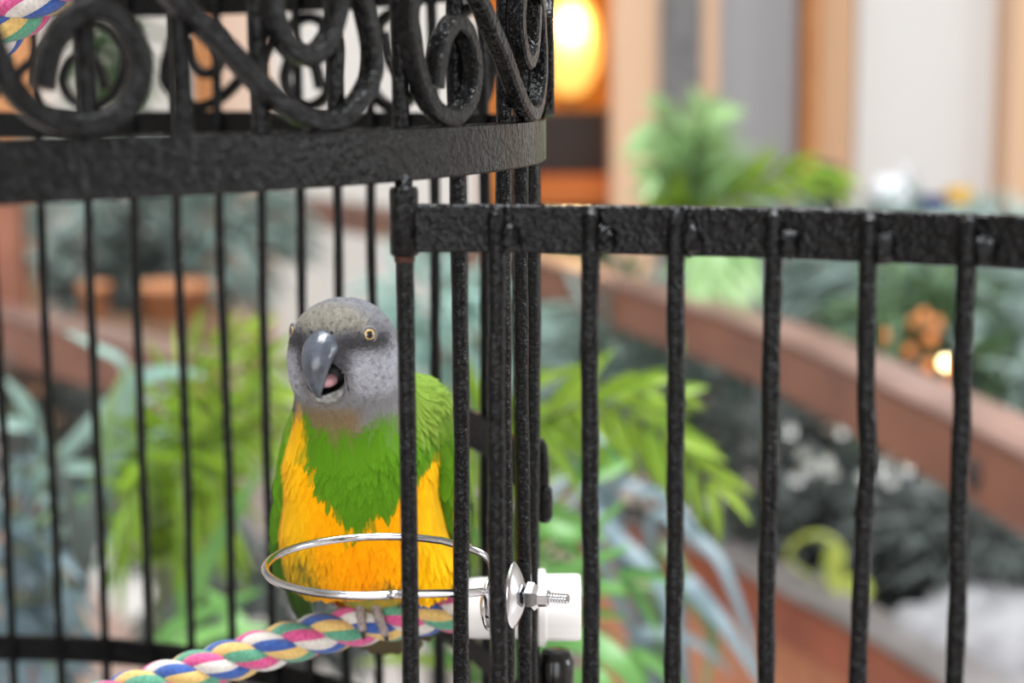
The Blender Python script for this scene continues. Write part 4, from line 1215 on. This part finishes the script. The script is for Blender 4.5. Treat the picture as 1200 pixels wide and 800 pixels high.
# --- teal palm far left
pbt = Vector((-0.72, 1.85, 0))
pt = plant_root('cycad', 'blue-grey cycad with stiff pale leaflets behind the left of the cage', 'plant')
pot(pt, pbt, 0.18, 0.34, POTB)
ct = Vector((-0.62, 1.75, 0.98)); stem_to(pt, [Vector((pbt.x, pbt.y, 0.3)), Vector((pbt.x + 0.02, pbt.y, 0.6)), ct], 0.025, TRUNK, 'trunk')
for i, (q, m_, l, w, n) in enumerate([(((75, 700, 1.6), (95, 560, 1.58), (130, 450, 1.56), (195, 395, 1.55)), TG, 0.05, 0.020, 0), (((60, 560, 1.6), (40, 500, 1.58), (10, 480, 1.56), (-40, 500, 1.55)), TG, 0.06, 0.015, 5),
        (((60, 690, 1.5), (40, 640, 1.46), (70, 660, 1.42), (110, 760, 1.40)), BG_, 0.05, 0.009, 9), (((50, 700, 1.5), (20, 640, 1.45), (0, 690, 1.42), (-10, 800, 1.40)), BG_, 0.085, 0.011, 9), (((60, 780, 1.45), (50, 760, 1.42), (60, 790, 1.4), (80, 850, 1.38)), BG_, 0.08, 0.0105, 8),
        (((70, 600, 1.6), (60, 540, 1.58), (30, 560, 1.56), (0, 620, 1.55)), BG_, 0.05, 0.009, 7), (((100, 640, 1.6), (130, 560, 1.6), (170, 520, 1.6), (230, 520, 1.6)), TG, 0.05, 0.011, 5)]):
    if n: frond(pt, [ct] + A_(*q), n, l, w, m_, 40, 0.25, 0.003, 0.4, seed=60 + i)
for q, w, m_ in [(((130, 560, 1.6), (150, 440, 1.56), (110, 405, 1.54), (75, 388, 1.53)), 0.011, TG), (((120, 560, 1.58), (128, 480, 1.56), (150, 430, 1.55)), 0.012, PG), (((110, 570, 1.6), (140, 490, 1.58), (205, 455, 1.56)), 0.013, TG), (((110, 600, 1.58), (140, 530, 1.56), (205, 500, 1.55)), 0.012, TG),
                 (((150, 455, 1.6), (190, 436, 1.58), (245, 440, 1.56)), 0.022, TG), (((172, 610, 1.54), (176, 560, 1.53), (178, 510, 1.52)), 0.016, BG_), (((196, 600, 1.54), (198, 550, 1.53), (198, 505, 1.52)), 0.016, BG_), (((90, 700, 1.5), (85, 600, 1.48), (60, 520, 1.48)), 0.016, KG), (((80, 700, 1.5), (110, 600, 1.48), (120, 520, 1.5)), 0.016, KG)]:
    strap(pt, [ct.lerp(at(*q[0]), 0.6)] + A_(*q), w, m_)
# --- pale palm against the far wall on the right
pbp = at_z(845, 700, ZS); pbp = Vector((0.55, 4.1, 0))
pp1 = plant_root('areca_palm', 'pale green areca palm rising above the handrail before the grey shutter', 'palm')
cp_ = Vector((0.50, 4.0, 1.05)); stem_to(pp1, [Vector((0.52, 4.05, ZS - 0.02)), Vector((0.52, 4.05, 0.8)), cp_], 0.02)
for i, (q, m_, l, w) in enumerate([(((820, 260, 3.8), (815, 200, 3.7), (800, 160, 3.6), (770, 140, 3.5)), PG, 0.14, 0.035), (((830, 260, 3.8), (825, 200, 3.7), (815, 170, 3.6), (830, 130, 3.5)), PG, 0.13, 0.035), (((840, 270, 3.8), (880, 220, 3.7), (930, 200, 3.6), (990, 215, 3.5)), LG, 0.09, 0.022),
        (((830, 270, 3.7), (850, 280, 3.5), (862, 320, 3.4), (850, 390, 3.35)), PG, 0.13, 0.036), (((830, 280, 3.7), (835, 300, 3.5), (832, 340, 3.4), (822, 385, 3.35)), PG, 0.12, 0.036), (((820, 270, 3.8), (790, 220, 3.7), (775, 200, 3.6), (760, 205, 3.5)), PG, 0.10, 0.03), 
        (((830, 270, 3.8), (800, 250, 3.7), (780, 235, 3.6), (765, 250, 3.55)), LG, 0.10, 0.03)]):
    frond(pp1, [cp_] + A_(*q), 9, l, w, m_, 42, 0.2, 0.006, 0.45, seed=80 + i)
# --- shrubs: leaves too many to count
def shrub(name, label, px, py, Y, rx, rz, n, ll, lw, m_, zb=0.0, ry=None, droop=0.3, seed=0, group=None, potm=None):
    r_ = random.Random(seed); c = at(px, py, Y); ry = ry or rx * 0.7
    s = plant_root(name, label, 'shrub' if 'shrub' in name else 'plant', group)
    V, F = [], []
    for k in range(n):
        d = Vector((r_.gauss(0, 1), r_.gauss(0, 1), r_.gauss(0, 1))).normalized() * (r_.random() ** 0.45)
        p = c + Vector((d.x * rx, d.y * ry, d.z * rz))
        if p.z < zb + 0.03: continue
        t = (d + Vector((r_.gauss(0, .5), r_.gauss(0, .5), r_.gauss(0, .5) + 0.2 - droop))).normalized()
        B = basis(t, Vector((r_.gauss(0, .4), r_.gauss(0, .4) - 0.4, 1))); sz = ll * r_.uniform(0.6, 1.3)
        o = len(V)
        for v in LEAF_V: V.append(p + B @ Vector((v[0] * sz, v[1] * lw * r_.uniform(0.95, 1.05), v[2] * sz)))
        F += [tuple(i + o for i in f) for f in LEAF_F]
    fo = link('foliage', mesh('foliage', V, F, m_), s); fo['kind'] = 'stuff'
    zst = zb
    if potm:
        pot(s, Vector((c.x, c.y, 0)), max(0.12, rx * 0.45), 0.3, potm, zb); zst = zb + 0.26
    for k in range(5):
        e = c + Vector((r_.uniform(-.5, .5) * rx, r_.uniform(-.5, .5) * ry, r_.uniform(-.3, .4) * rz)); b = Vector((c.x + (e.x - c.x) * 0.12, c.y + (e.y - c.y) * 0.12, zst - 0.005))
        link('branch', tube('branch', [b, b.lerp(e, 0.55) + Vector((r_.uniform(-.02, .02), 0, 0)), e], [0.009, 0.007, 0.004], TRUNK, 6), s)
    return s
SH = [
 ('fern_shrub', 'slate green ferny shrub between the handrail and the white door', 1010, 335, 4.6, 0.42, 0.16, 540, 0.16, 0.018, SG, ZS),
 ('fern_shrub', 'slate green ferny shrub below the table of odds and ends', 1130, 350, 4.2, 0.36, 0.18, 480, 0.15, 0.018, SG, ZS),
 ('shrub', 'dark green shrub hung with orange fruit behind the handrail', 1085, 410, 3.55, 0.17, 0.17, 420, 0.09, 0.020, DG, ZS),
 ('shrub', 'blue-green shrub rising at the far end of the handrail', 1195, 400, 3.6, 0.22, 0.24, 300, 0.13, 0.02, SG, ZS),
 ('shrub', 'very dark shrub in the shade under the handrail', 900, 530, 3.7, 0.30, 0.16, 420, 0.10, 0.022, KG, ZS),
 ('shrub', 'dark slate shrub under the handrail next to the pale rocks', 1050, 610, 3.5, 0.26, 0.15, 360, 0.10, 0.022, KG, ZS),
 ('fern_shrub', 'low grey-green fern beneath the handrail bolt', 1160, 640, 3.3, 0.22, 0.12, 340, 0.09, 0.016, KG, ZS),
 ('shrub', 'grey-green shrub in the shadow left of the areca palm stem', 730, 440, 3.9, 0.26, 0.18, 360, 0.12, 0.02, SG, 0.0),
 ('shrub', 'brownish olive shrub below the far doorway', 670, 420, 4.6, 0.26, 0.28, 360, 0.13, 0.02, DG, 0.0),
 ('shrub', 'dark teal shrub growing above the left timber handrail', 95, 270, 5.2, 0.32, 0.24, 330, 0.15, 0.022, SG, 0.0),
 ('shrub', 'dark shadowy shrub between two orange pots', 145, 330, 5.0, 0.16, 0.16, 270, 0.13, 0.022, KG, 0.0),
 ('shrub', 'teal grey shrub in front of the white wall panel', 245, 265, 5.4, 0.26, 0.22, 360, 0.15, 0.022, SG, 0.0),
 ('fern_shrub', 'pale teal fern behind the parrot\'s shoulder', 528, 395, 2.6, 0.085, 0.14, 170, 0.10, 0.016, TG, 0.0),
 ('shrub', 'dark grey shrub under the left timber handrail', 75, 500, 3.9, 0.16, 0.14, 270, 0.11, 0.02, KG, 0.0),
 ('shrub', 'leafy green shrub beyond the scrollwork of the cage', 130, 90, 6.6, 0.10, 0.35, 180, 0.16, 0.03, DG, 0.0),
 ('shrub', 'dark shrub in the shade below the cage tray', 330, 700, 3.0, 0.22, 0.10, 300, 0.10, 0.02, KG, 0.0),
]
for i, a in enumerate(SH): shrub(*a, seed=100 + i)
# fruit and a tiny lamp in the fruit shrub
FRUIT = mat('orange_fruit', (206, 122, 62), 0.4)
for i, (x, y, Y) in enumerate([(1082, 372, 3.42), (1090, 398, 3.4), (1088, 430, 3.4), (1110, 452, 3.4), (1038, 395, 3.45), (1118, 432, 3.42), (1072, 380, 3.44), (1066, 412, 3.43), (1098, 380, 3.42)]):
    p = at(x, y, Y)
    fr = thing('orange_fruit', 'small orange fruit hanging in the dark shrub behind the handrail', 'fruit', tuple(p), 'orange fruit in the shrub')
    link('skin', lathe('skin', [(0.002, -0.0165), (0.007, -0.014), (0.0115, -0.007), (0.0125, 0), (0.0115, 0.008), (0.007, 0.0145), (0.003, 0.0155)], FRUIT, 16), fr)
    link('stalk', lathe('stalk', [(0.0018, 0.014), (0.0012, 0.03)], STEM, 6), fr)
p = at(1108, 425, 3.38)
lb = thing('fairy_light', 'tiny glowing warm white bulb among orange fruit', 'light', tuple(p))
link('bulb', lathe('bulb', [(0.002, -0.011), (0.007, -0.008), (0.010, 0), (0.008, 0.007), (0.004, 0.011)], mat('bulb_glow', (255, 240, 200), 0.3, emit=(255, 226, 160), estr=7), 16), lb)
link('socket', lathe('socket', [(0.0045, 0.010), (0.0045, 0.022), (0.002, 0.03)], POTB, 12), lb)
# orange pots far left
for i, (x, y, Y, r, lab) in enumerate([(112, 352, 4.7, 0.045, 'small orange pot standing on the left low bench'), (205, 352, 4.7, 0.10, 'wide orange pot beside the dark shrub')]):
    c = at(x, y + 22, Y)
    po = thing('plant_pot', lab, 'pot', (c.x, c.y, c.z))
    link('pot_body', lathe('pot_body', [(r * 0.7, 0), (r * 0.75, 0.004), (r * 0.96, 0.08), (r * 1.05, 0.08), (r * 1.05, 0.10), (r * 0.9, 0.10), (r * 0.86, 0.05)], TERRA, 28), po)
bz_ = at(112, 374, 4.7).z; bx0, bx1 = at(60, 374, 4.7).x, at(270, 374, 4.7).x
bn = thing('plant_bench', 'low dark bench carrying the two orange pots', 'bench', ((bx0 + bx1) / 2, 4.7, 0))
hw = (bx1 - bx0) / 2
link('bench_top', box('bench_top', (-hw, -0.14, bz_ - 0.04), (hw, 0.14, bz_), mat('bench_wood', (120, 92, 70), 0.7), 0.004), bn)
for sx in (-1, 1):
    for sy in (-1, 1): link('leg', box('leg', (sx * (hw - 0.04) - 0.02, sy * 0.1 - 0.02, 0), (sx * (hw - 0.04) + 0.02, sy * 0.1 + 0.02, bz_ - 0.04), MATS['bench_wood']), bn)
# curled yellow-green leaf in a black pot
c = at(965, 672, 3.25)
yp = plant_root('bromeliad', 'black pot with a curled yellow-green leaf under the handrail', 'plant')
pot(yp, Vector((c.x, c.y, 0)), 0.06, 0.08, POTB, c.z - 0.09)
stem_to(yp, [Vector((c.x, c.y, ZS - 0.01)), Vector((c.x, c.y, c.z - 0.08))], 0.012)
strap(yp, [Vector((c.x, c.y, c.z - 0.02))] + A_((925, 655, 3.2), (935, 632, 3.18), (962, 626, 3.16), (985, 640, 3.15), (990, 668, 3.15)), 0.011, YG)
strap(yp, [Vector((c.x, c.y, c.z - 0.02))] + A_((995, 690, 3.2), (985, 670, 3.15), (972, 636, 3.14)), 0.085, YG)
# rocks
ROCK = mat('pale_rock', (150, 149, 151), 0.85, noise_scale=10, rgb2=(116, 115, 118), bump=0.5, bump_scale=40)
def rock(x, y, Y, r, lab, seed, sc=(1.2, 0.9, 0.7)):
    c = at(x, y, Y); bm = bmesh.new(); bmesh.ops.create_icosphere(bm, subdivisions=4, radius=1)
    for v in bm.verts:
        k = 1 + 0.28 * noise.noise(v.co * 1.3 + Vector((seed * 9, 0, 0))) + 0.10 * noise.noise(v.co * 3.5 + Vector((0, seed * 5, 0)))
        v.co = Vector((v.co.x * r * sc[0] * k, v.co.y * r * sc[1] * k, v.co.z * r * sc[2] * k))
    me = bpy.data.meshes.new('rock'); bm.to_mesh(me); bm.free(); me.materials.append(ROCK); me.shade_smooth()
    o = link('rock', me, None, (c.x, c.y, c.z)); tag(o, lab, 'rock', 'pale rocks in the planter')
rock(1095, 750, 2.95, 0.085, 'rounded pale rock behind the planter cap', 1)
rock(1190, 765, 2.85, 0.12, 'largest pale rock in the planter under the low fern', 2)
rock(1170, 720, 3.15, 0.10, 'flat pale rock resting against the largest rock', 3, (1.4, 0.9, 0.5))
GLINT = mat('white_glint', (214, 214, 218), 0.5)  # white flecks stand in for highlights on glossy leaves
r_b = random.Random(5)
def glint_mesh():
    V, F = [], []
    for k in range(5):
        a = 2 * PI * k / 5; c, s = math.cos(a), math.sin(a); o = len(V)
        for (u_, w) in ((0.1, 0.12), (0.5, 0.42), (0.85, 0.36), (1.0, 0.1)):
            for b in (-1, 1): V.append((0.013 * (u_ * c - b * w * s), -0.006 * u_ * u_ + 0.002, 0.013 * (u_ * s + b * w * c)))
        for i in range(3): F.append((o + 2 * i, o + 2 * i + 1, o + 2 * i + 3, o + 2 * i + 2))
    return mesh('glint_fleck', V, F, GLINT)
GLINT_M = glint_mesh(); GLINT_CM = lathe('glint_centre', [(0.003, -0.003), (0.004, 0), (0.002, 0.003)], YG, 10)
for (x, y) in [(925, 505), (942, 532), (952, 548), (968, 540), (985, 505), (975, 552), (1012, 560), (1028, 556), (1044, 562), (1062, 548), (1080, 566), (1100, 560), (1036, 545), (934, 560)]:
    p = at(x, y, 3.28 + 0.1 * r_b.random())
    fl = thing('leaf_glint', 'small white fleck painted for a glint on the dark shrubs under the handrail', 'highlight', tuple(p), 'painted glints on the dark shrubs')
    q_ = link('glint_fleck', GLINT_M, fl); q_.rotation_euler = (r_b.uniform(-.4, .4), r_b.uniform(0, 3), r_b.uniform(-.5, .5)); link('centre', GLINT_CM, fl)
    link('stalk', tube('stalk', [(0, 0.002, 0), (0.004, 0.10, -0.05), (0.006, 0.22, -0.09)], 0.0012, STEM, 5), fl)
# dark bolt head in the handrail
def pxx(p):
    d = p - EYE; return 600 + FPX * d.dot(RT) / d.dot(FWD)
ib = min(range(1, len(r1) - 1), key=lambda i: abs(pxx(r1[i]) - 1190))
tb_ = (r1[ib + 1] - r1[ib - 1]).normalized(); nb_v = tb_.cross(Vector((0, 0, 1))); nb_v = nb_v if nb_v.dot(EYE - r1[ib]) > 0 else -nb_v
pc = r1[ib] + nb_v * 0.0415 - Vector((0, 0, 0.052))
v, f = tube_data([pc, pc + nb_v * 0.004, pc + nb_v * 0.006], [0.02, 0.02, 0.012], 20)
link('bolt_head', mesh('bolt_head', v, f, POTB), ra)
# table of odds and ends near the white door
ty, tz = 5.6, at(1060, 252, 5.6).z
tb = thing('side_table', 'dark side table in front of the white door', 'table', (X_(1060, ty), ty, 0))
link('table_top', box('table_top', (-0.38, -0.2, tz - 0.03), (0.34, 0.2, tz), DK, 0.004), tb)
for sx in (-0.34, 0.30):
    for sy in (-0.16, 0.16): link('leg', box('leg', (sx - 0.02, sy - 0.02, 0), (sx + 0.02, sy + 0.02, tz - 0.03), DK), tb)
def lump(name, lab, cat, x0, x1, y0, m_, dy=0.0, k=0.3, ty_=ty):
    a, b = at(x0, 250, ty_ + dy), at(x1, 250, ty_ + dy); h = at(x0, y0, ty_ + dy).z - tz
    bm = bmesh.new(); bmesh.ops.create_icosphere(bm, subdivisions=3, radius=1)
    w = (b.x - a.x) / 2
    for v in bm.verts:
        q = v.co.copy(); q = Vector([math.copysign(abs(t) ** 0.7, t) for t in q]); s = 1 + 0.15 * noise.noise(q * 2 + Vector((x0, 0, 0)))
        v.co = Vector((q.x * w * s, q.y * 0.08 * s, max(-1, q.z) * h / 2 * (s if q.z > 0 else 1)))
    me = bpy.data.meshes.new(name); bm.to_mesh(me); bm.free(); me.materials.append(m_); me.shade_smooth()
    o = link(name, me, None, ((a.x + b.x) / 2, ty_ + dy, tz + h / 2)); tag(o, lab, cat)
lump('plastic_bag', 'white plastic bag bunched on the dark side table', 'bag', 1018, 1062, 205, mat('white_bag', (236, 238, 242), 0.4))
lump('backpack', 'black backpack lying on the dark side table', 'bag', 945, 985, 190, mat('black_cloth', (28, 28, 32), 0.8))
lump('cloth_bundle', 'dark blue cloth bundle on the dark side table', 'cloth', 1068, 1112, 228, mat('navy_cloth', (30, 44, 92), 0.8), -0.05)
lump('cushion', 'mustard yellow cushion at the end of the dark side table', 'cushion', 1105, 1142, 218, mat('mustard_cloth', (206, 160, 60), 0.8), 0.06)
bc = at(1060, 196, ty + 0.1)
bl = thing('bottle', 'clear white bottle standing behind the plastic bag', 'bottle', (bc.x, bc.y, tz))
link('bottle_body', lathe('bottle_body', [(0.028, 0), (0.03, 0.01), (0.03, 0.09), (0.012, 0.12), (0.012, 0.14)], mat('white_bottle', (226, 228, 232), 0.2), 20), bl)
link('bottle_cap', lathe('bottle_cap', [(0.014, 0.138), (0.014, 0.155)], MATS['white_bag'], 16), bl)
